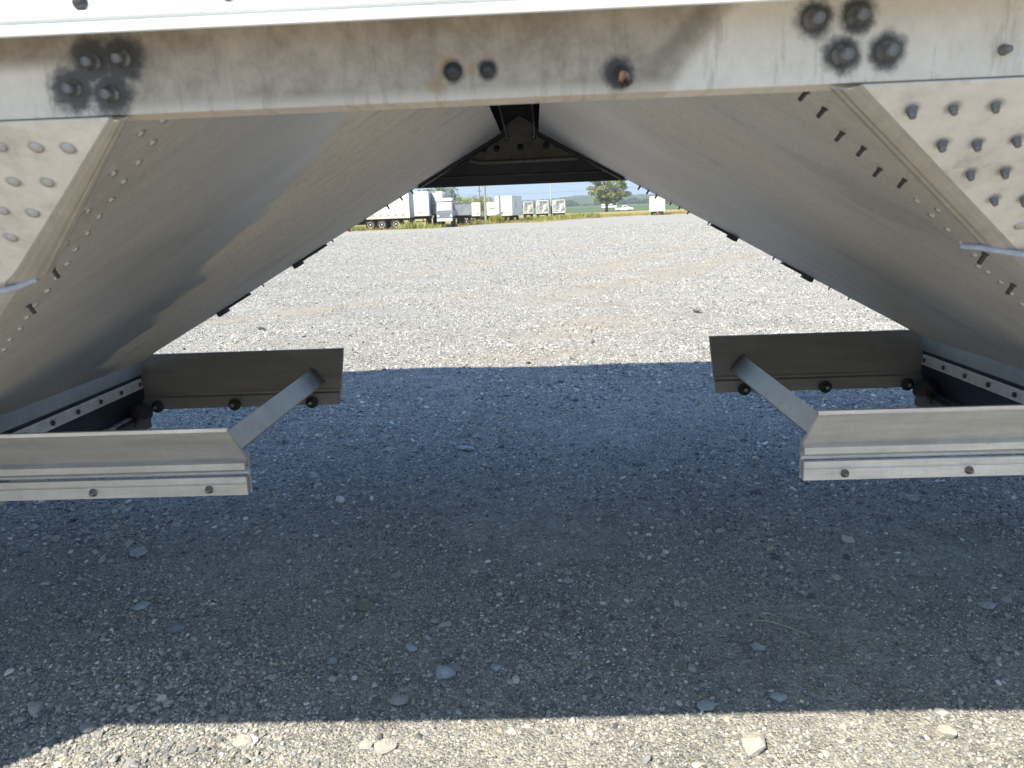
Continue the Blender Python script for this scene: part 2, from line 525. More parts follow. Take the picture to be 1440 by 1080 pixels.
def forest_mat(name, a, c, d, sc):
    b = NB(name)
    n = b.noise(sc, 7, 0.72)
    col = b.ramp(n, [(0.3, a), (0.5, c), (0.68, d)])
    b.bump(b.noise(sc * 1.2, 6, 0.7), 1.0, 4.0)
    return b.fin(col, 1.0, 0, 0.0)
def hill_sheet(name, pts, y0, depth, mat, rough):
    """wooded ridge whose skyline follows pts (x, z)"""
    px = np.array([p[0] for p in pts]); pz = np.array([p[1] for p in pts])
    xs = np.linspace(px[0], px[-1], 420); ys = np.linspace(0, 1, 26)
    def h(X, Y):
        t = (Y - y0) / depth
        top = np.interp(X, px, pz)
        prof = np.sin(np.clip(t, 0, 1) * math.pi * 0.5) ** 0.8
        q = sum(np.sin(X * f + ph) * np.sin(Y * f * 0.8 + ph * 2) / (i + 1) for i, (f, ph) in enumerate(((0.11, 0.3), (0.23, 1.1), (0.51, 2.0), (0.9, 0.7))))
        jit = rng.normal(0, 1, X.shape)
        return top * prof + rough * (q + 0.7 * jit) * np.clip(t * 6, 0, 1)
    return grid_sheet(name, xs, y0 + ys * depth, h, mat, kind='structure')
M_hill = forest_mat('wooded_hill', (0.035, 0.06, 0.028), (0.06, 0.095, 0.04), (0.10, 0.14, 0.06), 0.035)
sk = [(-900, 20), (-520, 18), (-203, 19), (-122, 22.5), (-68, 21), (-20, 21.5), (0, 21), (52, 23.5), (105, 27), (140, 25), (172, 22), (205, 24), (240, 24.5), (278, 21), (330, 24), (420, 28), (620, 24), (1000, 30)]
hill_sheet('wooded_hills', [(a, b_ * 1.18) for a, b_ in sk], 1350, 500, M_hill, 0.9)

# leaf-clump foliage ------------------------------------------------
def leaf_cloud(name, blobs, n, size, mat, parent=None, dens_surface=0.65, **tags):
    """blobs: (x,y,z,rx,ry,rz). many small leaf-sprays spread through the volume"""
    vol = np.array([b[3] * b[4] * b[5] for b in blobs]) ** 0.75
    cnt = np.maximum(4, (n * vol / vol.sum()).astype(int))
    C = []
    for b, c in zip(blobs, cnt):
        d = rng.normal(0, 1, (c, 3)); d /= np.linalg.norm(d, axis=1)[:, None]
        r = np.where(rng.uniform(0, 1, c) < dens_surface, rng.uniform(0.8, 1.08, c), rng.uniform(0.3, 0.9, c))
        C.append(np.array(b[:3]) + d * r[:, None] * np.array(b[3:6]))
    C = np.concatenate(C); m = len(C)
    a = rng.normal(0, 1, (m, 3)); a /= np.linalg.norm(a, axis=1)[:, None]
    u = np.cross(a, rng.normal(0, 1, (m, 3))); u /= np.linalg.norm(u, axis=1)[:, None]
    s = size * rng.uniform(0.5, 1.4, m)[:, None]
    V = np.stack([C - a * s, C + u * s * 0.55, C + a * s, C - u * s * 0.55], 1).reshape(-1, 3)
    me = bpy.data.meshes.new(name)
    me.vertices.add(len(V)); me.vertices.foreach_set('co', V.astype(np.float32).ravel())
    me.loops.add(4 * m); me.loops.foreach_set('vertex_index', np.arange(4 * m, dtype=np.int32))
    me.polygons.add(m); me.polygons.foreach_set('loop_start', np.arange(0, 4 * m, 4, dtype=np.int32))
    me.polygons.foreach_set('loop_total', np.full(m, 4, dtype=np.int32))
    at = me.attributes.new('tone', 'FLOAT', 'FACE'); at.data.foreach_set('value', rng.uniform(0, 1, m).astype(np.float32))
    me.update(); me.validate()
    me.materials.append(mat)
    o = bpy.data.objects.new(name, me); COL.objects.link(o)
    if parent is not None: o.parent = parent
    for kk, t in tags.items(): o[kk] = t
    return o
def leaf_mat(name, a, c):
    b = NB(name)
    at = b.n('ShaderNodeAttribute', attribute_name='tone')
    col = b.ramp(at.outputs['Fac'], [(0.0, a), (1.0, c)])
    tr = b.n('ShaderNodeBsdfTranslucent'); b.link(col, tr.inputs[0])
    mx = b.n('ShaderNodeMixShader'); mx.inputs[0].default_value = 0.3
    out = b.t.nodes['Material Output']
    b.fin(col, 0.8, 0, 0.2)
    b.link(b.b.outputs[0], mx.inputs[1]); b.link(tr.outputs[0], mx.inputs[2]); b.link(mx.outputs[0], out.inputs[0])
    return b.m
M_leaf = leaf_mat('oak_leaf', (0.13, 0.17, 0.06), (0.52, 0.55, 0.27))
M_leaf2 = leaf_mat('treeline_leaf', (0.04, 0.065, 0.03), (0.12, 0.155, 0.065))
M_leaf3 = leaf_mat('pale_leaf', (0.10, 0.15, 0.05), (0.22, 0.27, 0.10))
M_bark = simple('bark', (0.11, 0.09, 0.07), 0.95, 0, 0.3, 3, 0.5)

# far line of trees at the foot of the hills (reads as one mass)
bl = []
for i in range(150):
    x = rng.uniform(-260, 420); y = rng.uniform(985, 1060)
    r = rng.uniform(5, 9); 
    if 60 < x < 95: r *= 0.6
    bl.append((x, y, 4 + r * 0.3, r * 1.3, r, r * rng.uniform(0.5, 0.8)))
leaf_cloud('far_treeline', bl, 42000, 1.5, M_leaf2, kind='stuff', label='dark wooded line at the foot of the hills beyond the crops', category='trees')
bl = []
for i in range(26):
    x = rng.uniform(105, 190); y = rng.uniform(700, 760); r = rng.uniform(2.4, 4.2)
    bl.append((x, y, 4 + r * 0.6, r * 1.5, r, r))
leaf_cloud('field_bushes', bl, 6000, 0.8, M_leaf3, kind='stuff', label='paler bushes at the back of the green field', category='bushes')

def tree(name, loc, h_trunk, r_trunk, limbs, blobs, n, size, mat, label):
    t = empty(name, loc, label, 'tree')
    mb = MB()
    mb.tube([(0, 0, -0.1), (0.05, 0, h_trunk * .5), (0, 0, h_trunk), (-0.1, 0, h_trunk * 1.7)], [r_trunk * 1.35, r_trunk, r_trunk * .85, r_trunk * .4], 10)
    for (a, b_) in limbs:
        mid = [(a[i] + b_[i]) / 2 for i in range(3)]; mid[2] += 0.4
        mb.tube([a, mid, b_], [r_trunk * .5, r_trunk * .3, r_trunk * .1], 6)
    mb.build('trunk', M_bark, t)
    leaf_cloud('crown', blobs, n, size, mat, t)
    return t
limbs = []
blobs = []
r_ = random.Random(3)
# crown of the lone field tree: layered clumps with gaps
layers = [(3.1, 3.2, 1.6), (4.4, 4.8, 2.6), (6.1, 6.9, 3.0), (8.0, 7.6, 3.0), (10.0, 6.6, 2.8), (12.0, 5.0, 2.4), (13.6, 3.0, 2.0)]
for z, rad, rr in layers:
    k = int(5 + rad * 1.2)
    for i in range(k):
        a = i / k * 6.28 + r_.uniform(-.35, .35) + z
        d = rad * r_.uniform(0.45, 1.0)
        x, y = math.cos(a) * d, math.sin(a) * d
        q = rr * r_.uniform(0.24, 0.44)
        blobs.append((x + 0.6, y, z + r_.uniform(-.7, .7), q * 1.35, q * 1.2, q * 0.72))
        if i % 2 == 0: limbs.append(((0, 0, min(z * 0.7, 7)), (x + .6, y, z)))
tree('oak_tree', (23.7, 262, -0.02), 2.6, 0.45, limbs, blobs, 14000, 0.26, M_leaf, 'large spreading tree standing alone between the yard and the green field')

def small_tree(loc, w, h, n, label, mat=M_leaf, seed=1):
    r2 = random.Random(seed); bl = []; lb = []
    for i in range(16):
        a = r2.uniform(0, 6.28); d = r2.uniform(0.1, 1) ** .6 * w / 2; z = h * (0.5 + 0.46 * r2.random() * (1 - 0.4 * (d / (w / 2))))
        q = w * r2.uniform(0.08, 0.15)
        bl.append((math.cos(a) * d, math.sin(a) * d, z, q * 1.3, q * 1.2, q)); lb.append(((0, 0, h * .4), (math.cos(a) * d, math.sin(a) * d, z)))
    return tree('tree', loc, h * .35, 0.022 * h, lb, bl, n, w * 0.022, mat, label)
small_tree((-17.8, 150, 0), 7.5, 7.3, 2600, 'tall leafy tree rising behind the parked truck cab', M_leaf3, 5)
small_tree((-15.7, 160, 0), 6.2, 5.2, 2200, 'thin lower tree just right of the tall tree behind the cab', M_leaf, 6)
small_tree((-11.8, 165, 0), 6.5, 4.9, 3000, 'bushy round tree above the grey truck box', M_leaf, 7)
small_tree((-9.4, 168, 0), 6.0, 4.0, 2600, 'low bushy tree between the grey truck box and the poles', M_leaf, 8)

# long white shed in the field
sh = empty('farm_shed', (44.9, 480, 1.3), 'long low white shed far off behind the lone tree', 'shed')
mb = MB(); mb.box(-4.4, 4.4, -2, 2, 0.2, 1.9); mb.build('wall', simple('shed_wall', (0.8, 0.8, 0.78)), sh)
mb = MB(); mb.extrude_x([(-2.3, 1.9), (0, 2.5), (2.3, 1.9)], -4.6, 4.6); mb.build('roof', simple('shed_roof', (0.7, 0.7, 0.7)), sh)

# ------------------------------------------------------------------ grass and weeds
def blades(name, pts, mat, **tags):
    """pts array: x,y,height"""
    m = len(pts)
    x, y, h = pts[:, 0], pts[:, 1], pts[:, 2]
    a = rng.uniform(0, 6.28, m); w = h * 0.06 + 0.012
    lx, ly = rng.normal(0, 0.22, m) * h, rng.normal(0, 0.22, m) * h
    z0 = np.zeros(m)
    c, s = np.cos(a) * w, np.sin(a) * w
    V = np.stack([np.stack([x - c, y - s, z0], 1), np.stack([x + c, y + s, z0], 1), np.stack([x + lx * .4 + c * .8, y + ly * .4 + s * .8, h * .6], 1), np.stack([x + lx, y + ly, h], 1)], 1).reshape(-1, 3)
    me = bpy.data.meshes.new(name)
    me.vertices.add(len(V)); me.vertices.foreach_set('co', V.astype(np.float32).ravel())
    me.loops.add(4 * m); me.loops.foreach_set('vertex_index', np.arange(4 * m, dtype=np.int32))
    me.polygons.add(m); me.polygons.foreach_set('loop_start', np.arange(0, 4 * m, 4, dtype=np.int32))
    me.polygons.foreach_set('loop_total', np.full(m, 4, dtype=np.int32))
    at = me.attributes.new('tone', 'FLOAT', 'FACE'); at.data.foreach_set('value', rng.uniform(0, 1, m).astype(np.float32))
    me.update(); me.validate(); me.materials.append(mat)
    o = bpy.data.objects.new(name, me); COL.objects.link(o)
    for kk, t in tags.items(): o[kk] = t
M_dry = leaf_mat('dry_grass_blade', (0.20, 0.19, 0.06), (0.55, 0.43, 0.19))
M_weed = leaf_mat('weed_blade', (0.16, 0.22, 0.06), (0.50, 0.47, 0.18))
ex = np.array([e[0] for e in edge]); ey = np.array([e[1] for e in edge])
n = 26000
X = rng.uniform(-24, 60, n); off = rng.exponential(14, n)
Y = np.interp(X, ex, ey) + off
ok = Y < 250
blades('dry_grass', np.stack([X, Y, rng.uniform(0.08, 0.34, n)], 1)[ok], M_dry, kind='stuff', label='dry yellow grass growing beyond the gravel', category='grass')
P = []
for (cx_, cy_, rx, ry, hh, nn) in ((-10.9, 70.9, 1.2, .4, .85, 170), (-12.0, 70.6, .6, .4, .6, 40), (-9.2, 71.2, .9, .5, .5, 110), (-15.9, 70.4, .6, .4, .6, 160), (-5.0, 87, .8, .7, .55, 260), (-4.2, 86.5, .7, .7, 1.0, 700), (-6.0, 86, .5, .5, .6, 200), (-3.0, 100, 1.2, 1, .6, 300), (0.5, 96, 2.6, 1.5, .65, 900), (3.5, 100, 2.2, 1.5, .7, 900), (5.6, 102, .9, .8, .85, 300), (7.2, 103, 1.3, .8, .8, 400), (-7.6, 112, 1, .5, .9, 300)):
    q = rng.normal(0, 0.5, (nn, 2)) * (rx, ry) + (cx_, cy_)
    P.append(np.column_stack([q, hh * rng.uniform(0.25, 1.0, nn)]))
blades('tall_weeds', np.concatenate(P), M_weed, kind='stuff', label='green and yellow weeds around the parked trailers', category='weeds')

# ------------------------------------------------------------------ distant vehicles
M_white = simple('white_paint', (0.74, 0.74, 0.73), 0.45, 0, 0.05, 1.2)
M_white2 = simple('white_paint_dull', (0.66, 0.67, 0.67), 0.5, 0, 0.12, 1.6)
M_ribalu = simple('ribbed_aluminium', (0.36, 0.37, 0.385), 0.5, 0.3, 0.25, 2.5)
M_black = simple('chassis_black', (0.02, 0.02, 0.022), 0.7)
M_tyre = simple('tyre_rubber', (0.035, 0.035, 0.038), 0.85)
M_rim = simple('wheel_rim_white', (0.62, 0.61, 0.58), 0.45, 0.2, 0.2, 6)
M_glass = simple('cab_glass', (0.03, 0.04, 0.05), 0.08, 0, 0.1, 2, spec=0.8)
M_mark = simple('faded_marks', (0.22, 0.23, 0.25), 0.7)
M_cab = simple('cab_blue_grey', (0.20, 0.225, 0.27), 0.4, 0, 0.2, 2)
def stain_steel():
    b = NB('polished_steel_door')
    n = b.noise(1.1, 5, 0.7)
    col = b.ramp(n, [(0.38, (0.16, 0.16, 0.19)), (0.5, (0.38, 0.39, 0.42)), (0.56, (0.75, 0.78, 0.8))])  # reflections in the steel painted as dark and bright noise
    br = b.mapping((14, 14, 1))
    b.bump(b.noise(2, 3, vec=br), 0.3, 0.02)
    return b.fin(col, 0.35, 0.4)
M_steel_door = stain_steel()

def wheel_mesh():
    mb = MB()
    Mx = Matrix.Rotation(R(90), 4, 'X')
    prof = [(0.28, -0.13), (0.46, -0.13), (0.50, -0.09), (0.50, 0.09), (0.46, 0.13), (0.29, 0.13), (0.285, 0.10)]
    mb.lathe(prof, 22, Mx)
    return mb.mesh('tyre', M_tyre)
def rim_mesh():
    mb = MB()
    Mx = Matrix.Rotation(R(90), 4, 'X')
    mb.lathe([(0.295, 0.115), (0.285, 0.14), (0.25, 0.10), (0.17, 0.07), (0.15, 0.09), (0.09, 0.10), (0.085, 0.16), (0.03, 0.17)], 18, Mx)
    return mb.mesh('rim', M_rim)
ME_T, ME_R = wheel_mesh(), rim_mesh()
def wheel(parent, x, y, r=0.5, face=1, turn=0, width=1.0):
    """wheel with its outer face towards -y (face=1); turn=90 deg for axles running across the view"""
    w = bpy.data.objects.new('wheel', ME_T); COL.objects.link(w); w.parent = parent
    w.location = (x, y, r); w.rotation_euler = (0, 0, turn + (0 if face > 0 else math.pi)); w.scale = (r / .5, width * r / .5, r / .5)
    q = bpy.data.objects.new('rim', ME_R); COL.objects.link(q); q.parent = w
    return w

def box_body(name, label, cat, x, y, rot, w, L, z0, z1, side, end, trim, group=None, hinges=0, latch=0, marks=(), ribs=0, wheels='rear', doorframe=None, bumper=True):
    """box body whose front-right ground corner stands at x,y; w along local -x, L along local +y. Nearest face is the end (y=0)."""
    t = empty(name, (x, y, 0), label, cat, group, rot)
    mb = MB(); mb.box(-w, 0, 0, L, z0, z1); mb.build('box_body', side, t, 0.02)
    if end is not side:
        mb = MB(); mb.box(-w + .08, -.08, -0.03, 0.0, z0 + .08, z1 - .08); mb.build('door_panel', end, t)
    mb = MB()
    for (a, b_) in ((-w - .01, -w + .07), (-.07, .01)):
        mb.box(a, b_, -.04, .05, z0, z1)
    mb.box(-w, 0, -.04, .05, z1 - .08, z1 + .02); mb.box(-w, 0, -.04, .05, z0 - .05, z0 + .07)
    mb.box(-.05, .015, .05, L, z1 - .08, z1 + .01); mb.box(-.05, .015, .05, L, z0 - .04, z0 + .08)
    mb.build('corner_frame', trim, t)
    for i in range(hinges):
        z = z0 + (z1 - z0) * (i + .7) / (hinges + .4)
        mb = MB(); mb.box(-w, -w + .22, -.07, -.04, z - .03, z + .03); mb.build('hinge', M_mark, t)
    for i in range(latch):
        xx = -w * (0.35 if i == 0 else 0.65)
        mb = MB(); mb.tube([(xx, -.06, z0 + .1), (xx, -.06, z1 - .1)], 0.02, 6); mb.build('latch_rod', M_ribalu, t)
    for (mx, mz, mw, mh) in marks:
        mb = MB(); mb.box(mx - mw / 2, mx + mw / 2, -.052, -.041, mz - mh / 2, mz + mh / 2); mb.build('marking', M_mark, t)
    if ribs:
        mb = MB()
        for i in range(ribs):
            yy = L * (i + .5) / ribs
            mb.box(0, .03, yy - .04, yy + .04, z0 + .08, z1 - .08)
        mb.build('side_rib', side, t, kind='stuff')
    mb = MB(); mb.box(-w * .72, -w * .28, .1, L - .1, z0 - .32, z0 - .05); mb.box(-w * .85, -w * .15, .5, 2.0 if L > 3 else 1.2, z0 - .28, z0 - .1)
    mb.build('chassis', M_black, t)
    if bumper:
        mb = MB(); mb.box(-w * .9, -w * .1, -.02, .08, z0 - .62, z0 - .52)
        for xx in (-w * .7, -w * .3): mb.box(xx - .04, xx + .04, 0, .07, z0 - .54, z0 - .05)
        mb.build('bumper', M_black, t)
    r = 0.46 if z0 > .75 else 0.36
    ax = [0.9, 2.1] if wheels == 'tandem' else ([0.9] if wheels == 'rear' else [])
    for yy in ax:
        for xx in (-w + .22, -.22):
            wheel(t, xx, yy, r, 1, R(90) * (-1 if xx > -1 else 1), 1.5)
    return t

# 1. long white van trailer at left, seen from its side
t = empty('van_trailer', (-11.37, 72.0, 0), 'long white box trailer seen from its side with two pairs of white-rimmed wheels, leftmost', 'trailer')
mb = MB(); mb.box(-15.2, 0, 0, 2.55, 1.22, 3.95 - .55); mb.build('box_body', M_white, t, 0.02)
mb = MB(); mb.box(-15.2, .02, -.03, 0.0, 0.98, 1.2); mb.build('side_rail', simple('aged_white', (0.62, 0.58, 0.50), 0.6, 0, .15, 3), t)
mb = MB()
for i in range(22):
    mb.box(-15 + i * .68, -15 + i * .68 + .16, -.045, -.03, 1.28, 1.36)
mb.build('rail_fastener', M_mark, t, kind='stuff')
mb = MB(); mb.box(-15.2, 0.0, -.04, 0, 3.33, 3.42); mb.box(-.12, .02, -.05, -.0, .98, 3.42); mb.build('top_rail', M_white2, t)
mb = MB(); mb.box(.0, .05, .02, 2.53, 1.0, 3.4); mb.build('end_door', M_ribalu, t)
for i in range(5):
    mb = MB(); mb.box(.05, .12, .4, .56, 1.3 + i * .45, 1.38 + i * .45); mb.build('hinge', M_mark, t)
mb = MB()
for i in range(12):
    if i in (3, 8): continue
    mb.box(-3.15 + i * .09, -3.15 + i * .09 + .055, -.012, -.002, 2.02, 2.02 + (.10 if i % 3 else .13))
mb.build('side_lettering', M_mark, t, kind='stuff')
mb = MB(); mb.box(-15, -.3, .5, 2.0, .78, .98); mb.box(-5.4, -1.6, .55, 2.0, .5, .8); mb.box(-1.3, -1.15, .3, 2.2, .3, 1.0); mb.box(-.25, -.1, .3, 2.2, .45, 1.0)
mb.build('chassis', M_black, t)
for x in (-3.68, -2.62, -1.35):
    for yy, f in ((0.18, 1), (2.35, -1)):
        wheel(t, x, yy, 0.46, f)

# 2..: bodies parked behind and to the right
box_body('van_trailer', 'white trailer end with a row of side hinges just right of the leftmost trailer', 'trailer', -10.10, 76, R(2), 2.1, 9.0, 1.15, 3.38, M_ribalu, M_white, M_white, hinges=6, marks=[(-.9, 1.45, .2, .05)], ribs=8, wheels='tandem')
box_body('van_trailer', 'narrow grey-white trailer end wedged beside the parked truck cab', 'trailer', -9.08, 79, R(0), 1.2, 8.0, 1.2, 3.42, M_ribalu, M_white2, M_ribalu, hinges=4, marks=[(-.5, 1.9, .2, .3)], ribs=7, wheels='rear')
t = box_body('refrigerated_trailer', 'trailer nose carrying a white cooling unit beside the truck cab', 'trailer', -8.78, 78, R(0), 0.95, 6.0, 1.2, 3.30, M_ribalu, M_white2, M_white2, latch=1, wheels='')
mb = MB(); mb.box(-.80, -.15, -.35, -.06, 2.1, 3.36); mb.build('cooling_unit', M_white, t, 0.05)

# truck cab
t = empty('truck_cab', (-8.05, 72.6, 0), 'blue-grey truck cab with white windscreen frame parked among the trailers', 'truck')
mb = MB(); mb.extrude_x([(0, .55), (0, 1.45), (.25, 2.30), (.5, 2.42), (2.1, 2.42), (2.1, .55)], -.95, .55); mb.build('cab_body', M_cab, t, 0.03)
mb = MB(); mb.extrude_x([(.18, 2.34), (.3, 2.62), (2.0, 2.66), (2.0, 2.42), (.5, 2.43)], -.85, .5); mb.build('roof_fairing', M_white, t, 0.04)
for x0, x1 in ((-.85, -.22), (-.16, .45)):
    mb = MB(); mb.quadbox((x0, .0, 1.52), (x1, .0, 1.52), (x1, .215, 2.24), (x0, .215, 2.24), (0, -.02, 0)); mb.build('windscreen', simple('reflection_glass', (.55, .6, .65), .15), t)  # white reflection of the panes is put into the glass colour
mb = MB(); mb.box(-.9, .5, -.06, 0, .55, .8); mb.build('bumper', M_white2, t, .02)
mb = MB()
for i in range(6): mb.box(-.6, .2, -.03, 0, .88 + i * .09, .93 + i * .09)
mb.build('grille', M_ribalu, t)
for xx in (-.78, .4):
    mb = MB(); mb.box(xx - .1, xx + .1, -.04, 0, .95, 1.12); mb.build('headlight', M_white, t)
for xx in (-1.1, .68):
    mb = MB(); mb.box(xx - .06, xx + .06, .1, .2, 1.5, 2.1); mb.build('mirror', M_black, t)
wheel(t, .50, .75, .52, 1, R(-90), 1.3); wheel(t, -.88, 1.0, .48, 1, R(90), 1.3)
mb = MB(); mb.box(-.6, .2, 2.1, 6.0, .6, .8); mb.build('chassis', M_black, t)

# grey-faced truck box
t = empty('truck_box', (-6.36, 80.5, 0), 'truck box with large grey side panel and hinged white door, low dark axle beneath', 'truck box', None, R(0))
mb = MB(); mb.quadbox((-1.95, -.6, 1.02), (0, 0, 1.02), (0, 0, 2.28), (-1.95, -.6, 2.28), (-.5, 1.9, 0)); mb.build('box_body', M_ribalu, t, .02)
mb = MB(); mb.quadbox((-2.5, 1.3, 1.02), (-1.96, -.62, 1.02), (-1.96, -.62, 2.30), (-2.5, 1.3, 2.30), (-.03, 0, 0)); mb.build('hinged_door', M_white, t)
for i in range(5):
    z = 1.2 + i * .24
    mb = MB(); mb.box(-2.12, -2.0, -.66, -.6, z, z + .07); mb.build('hinge', M_mark, t)
mb = MB()
for (a, b_) in (((-1.95, -.61), (0, -.01)),):
    for z in (1.0, 2.24): mb.quadbox((a[0], a[1], z), (b_[0], b_[1], z), (b_[0], b_[1], z + .06), (a[0], a[1], z + .06), (0, -.04, 0))
for f in (0, .985): mb.quadbox((-1.95 + 1.95 * f, -.6 + .6 * f, 1.02), (-1.92 + 1.95 * f, -.59 + .6 * f, 1.02), (-1.92 + 1.95 * f, -.59 + .6 * f, 2.28), (-1.95 + 1.95 * f, -.6 + .6 * f, 2.28), (0, -.04, 0))
mb.build('panel_frame', M_mark, t)
mb = MB(); mb.box(-2.2, -.1, 0, 1.2, .72, 1.0); mb.box(-1.4, -.9, -.1, .4, .4, .75); mb.build('chassis', M_black, t)
for x in (-1.35, -.30): wheel(t, x, .3, .36, 1, R(70), 1.2)
wheel(t, -1.0, 1.2, .36, 1, R(70), 1.2)

box_body('van_trailer', 'plain white trailer standing behind the two power poles', 'trailer', -7.28, 106, R(3), 2.7, 8, 0.86, 2.56, M_white2, M_white, M_white, marks=[(-.35, 1.15, .22, .22), (-1.2, 2.35, .12, .1)], wheels='tandem')
box_body('van_trailer', 'white trailer with small faded marks, half hidden behind the white box trailer', 'trailer', -5.05, 112, R(0), 1.85, 8, 0.82, 2.62, M_white2, M_white, M_white, marks=[(-.95, 1.75, .75, .11), (-.9, 2.5, .6, .05)], wheels='tandem')
t = box_body('box_trailer', 'white box trailer with a grey-blue right side, standing foremost beside the wooden pole', 'trailer', -2.52, 90, R(-14), 2.0, 4.3, 0.82, 2.95, M_white2, M_white, M_white2, hinges=0, latch=1, marks=[(-1.02, 2.75, .12, .1), (-.25, 2.7, .06, .08), (-.25, 2.35, .14, .04), (-.25, 1.9, .05, .2), (-.5, 1.15, .24, .07), (-.42, 1.32, .05, .18), (-.42, .98, .07, .12), (-.18, 1.14, .08, .12), (-.15, .95, .1, .06), (-.95, .98, .04, .04)], wheels='', bumper=False)
wheel(t, -.55, .9, .36, 1, R(90), 1.3); wheel(t, .62 - .9, 3.2, .38, 1, R(-80), 1.3); wheel(t, -1.75, 3.0, .36, 1, R(90), 1.3); wheel(t, -.3, .9, .36, 1, R(-90), 1.3)
mb = MB(); mb.tube([(-1.25, .3, .8), (-1.25, .3, .12)], .04, 6); mb.box(-1.35, -1.15, .2, .4, .05, .1); mb.tube([(-1.25, .3, .4), (-.5, .6, .45)], .03, 6); mb.build('stand', M_black, t)
mb = MB(); mb.box(.0, .03, 1.6, 1.72, 1.6, 2.3); mb.build('side_marking', M_mark, t)
box_body('van_trailer', 'dull steel-doored trailer beside the white box trailer, first of three', 'trailer', -.22, 130, R(1), 1.62, 9, 0.85, 2.70, M_ribalu, M_steel_door, M_white2, marks=[(-.4, 1.1, .3, .16)], wheels='tandem')
box_body('van_trailer', 'steel-doored trailer in the middle of the three, bright patches on its doors', 'trailer', 2.20, 125, R(0), 1.95, 9, 0.82, 2.75, M_ribalu, M_steel_door, M_white, marks=[(-1.55, 1.05, .14, .26)], wheels='tandem')
box_body('van_trailer', 'steel-doored trailer at the right end of the three beside green weeds', 'trailer', 4.70, 122, R(0), 1.92, 9, 0.80, 2.70, M_ribalu, M_steel_door, M_white, marks=[(-1.45, .98, .2, .12)], wheels='tandem')
for xx, yy, nm in ((1.65, 124.9, 'a'), (4.15, 121.9, 'b')):
    pass
t = box_body('box_trailer', 'small white box trailer standing alone on the gravel edge at right', 'trailer', 17.95, 110, R(-7), 2.05, 3.6, 0.55, 2.52, M_white, M_white, M_white2, marks=[(-.4, .85, .2, .12), (-.22, 2.3, .1, .25)], wheels='', bumper=False, latch=1)
for xx in (-1.75, -.35): wheel(t, xx, .6, .34, 1, R(90), 1.3)
mb = MB(); mb.box(-1.15, -.85, -.05, 0, .3, .42); mb.build('tail_plate', simple('rusty_red', (.45, .16, .1)), t)

# poles
def pole(name, x, y, h, r, mat, label, arm=None, lean=0.0):
    t = empty(name, (x, y, 0), label, 'pole')
    mb = MB(); mb.tube([(0, 0, -.2), (lean * h, 0, h)], [r, r * .7], 10); mb.build('shaft', mat, t)
    if arm:
        for z, w in arm:
            mb = MB(); mb.box(-w / 2 + lean * z, w / 2 + lean * z, -.06, .06, z - .06, z + .06); mb.build('crossarm', mat, t)
            for xx in (-w * .45, w * .45):
                mb = MB(); mb.tube([(xx + lean * z, 0, z + .06), (xx + lean * z, 0, z + .2)], .03, 6); mb.build('insulator', M_mark, t)
    return t
M_pole = simple('weathered_pole', (0.36, 0.33, 0.29), 0.9, 0, 0.2, 3)
M_pole2 = simple('dark_pole', (0.16, 0.17, 0.19), 0.9)
pole('power_pole', -5.45, 88.5, 9.5, .14, M_pole, 'pale wooden power pole beside the white box trailer', [(4.05, .85)], 0.0)
pole('power_pole', -9.55, 140, 11, .11, M_pole2, 'thin dark power pole left of the pale wooden pole', [(4.95, .8)])
pole('power_pole', 2.68, 128, 10, .10, simple('pale_pole', (.5, .5, .47)), 'pale pole rising between the steel-doored trailers')
mb = MB()
pts = [(-30 + i * 3.0, 141, 4.25 + 0.0012 * (i * 3.0 - 30) ** 2) for i in range(22)]
mb.tube(pts, .018, 4)
mb.build('overhead_wire', M_pole2, label='thin overhead wire strung past the power poles', category='wire')

# pickup
def pickup():
    t = empty('pickup_truck', (28.8, 256.4, 0.05), 'white crew-cab pickup driving on the road beside the field', 'pickup')
    L = 2.85
    mb = MB()
    prof = [(-L, .55), (-L, 1.12), (-.75, 1.14), (-.72, 1.22), (-.55, 1.72), (-.3, 1.82), (.75, 1.82), (1.35, 1.28), (2.5, 1.12), (L - .03, 1.0), (L, .5), (2.35, .45), (-2.3, .45)]
    y0, y1 = -.95, .95
    k = len(prof)
    vs = []
    for yy in (y0, y1):
        for x, z in prof:
            vs.append((x, yy * (.86 if z > 1.3 else 1), z))
    mb.add(vs, [(i, (i + 1) % k, k + (i + 1) % k, k + i) for i in range(k)] + [tuple(range(k - 1, -1, -1)), tuple(range(k, 2 * k))])
    mb.build('body', M_white, t, .03)
    for q in ([(-.45, 1.26), (-.3, 1.66), (.18, 1.68), (.18, 1.26)], [(.26, 1.26), (.26, 1.68), (.72, 1.68), (1.1, 1.27)]):
        mb = MB(); mb.polyslab([(x, -.93 + (z - 1.2) * .15, z) for x, z in q], (0, -.02, 0)); mb.build('window', M_glass, t)
    mb = MB(); mb.quadbox((.86, -.72, 1.78), (.86, .72, 1.78), (1.33, .8, 1.32), (1.33, -.8, 1.32), (.03, 0, .02)); mb.build('windscreen', M_glass, t)
    for x in (-1.8, 1.85):
        for yy, f in ((-.86, 1), (.86, -1)): wheel(t, x, yy, .39, f)
    mb = MB(); mb.box(L - .02, L + .12, -.9, .9, .5, .72); mb.build('front_bumper', M_ribalu, t, .02)
    mb = MB(); mb.box(-L - .12, -L + .02, -.9, .9, .5, .72); mb.build('rear_bumper', M_ribalu, t, .02)
    mb = MB(); mb.box(L - .08, L + .02, -.85, -.6, .82, .98); mb.build('headlight', M_glass, t)
pickup()

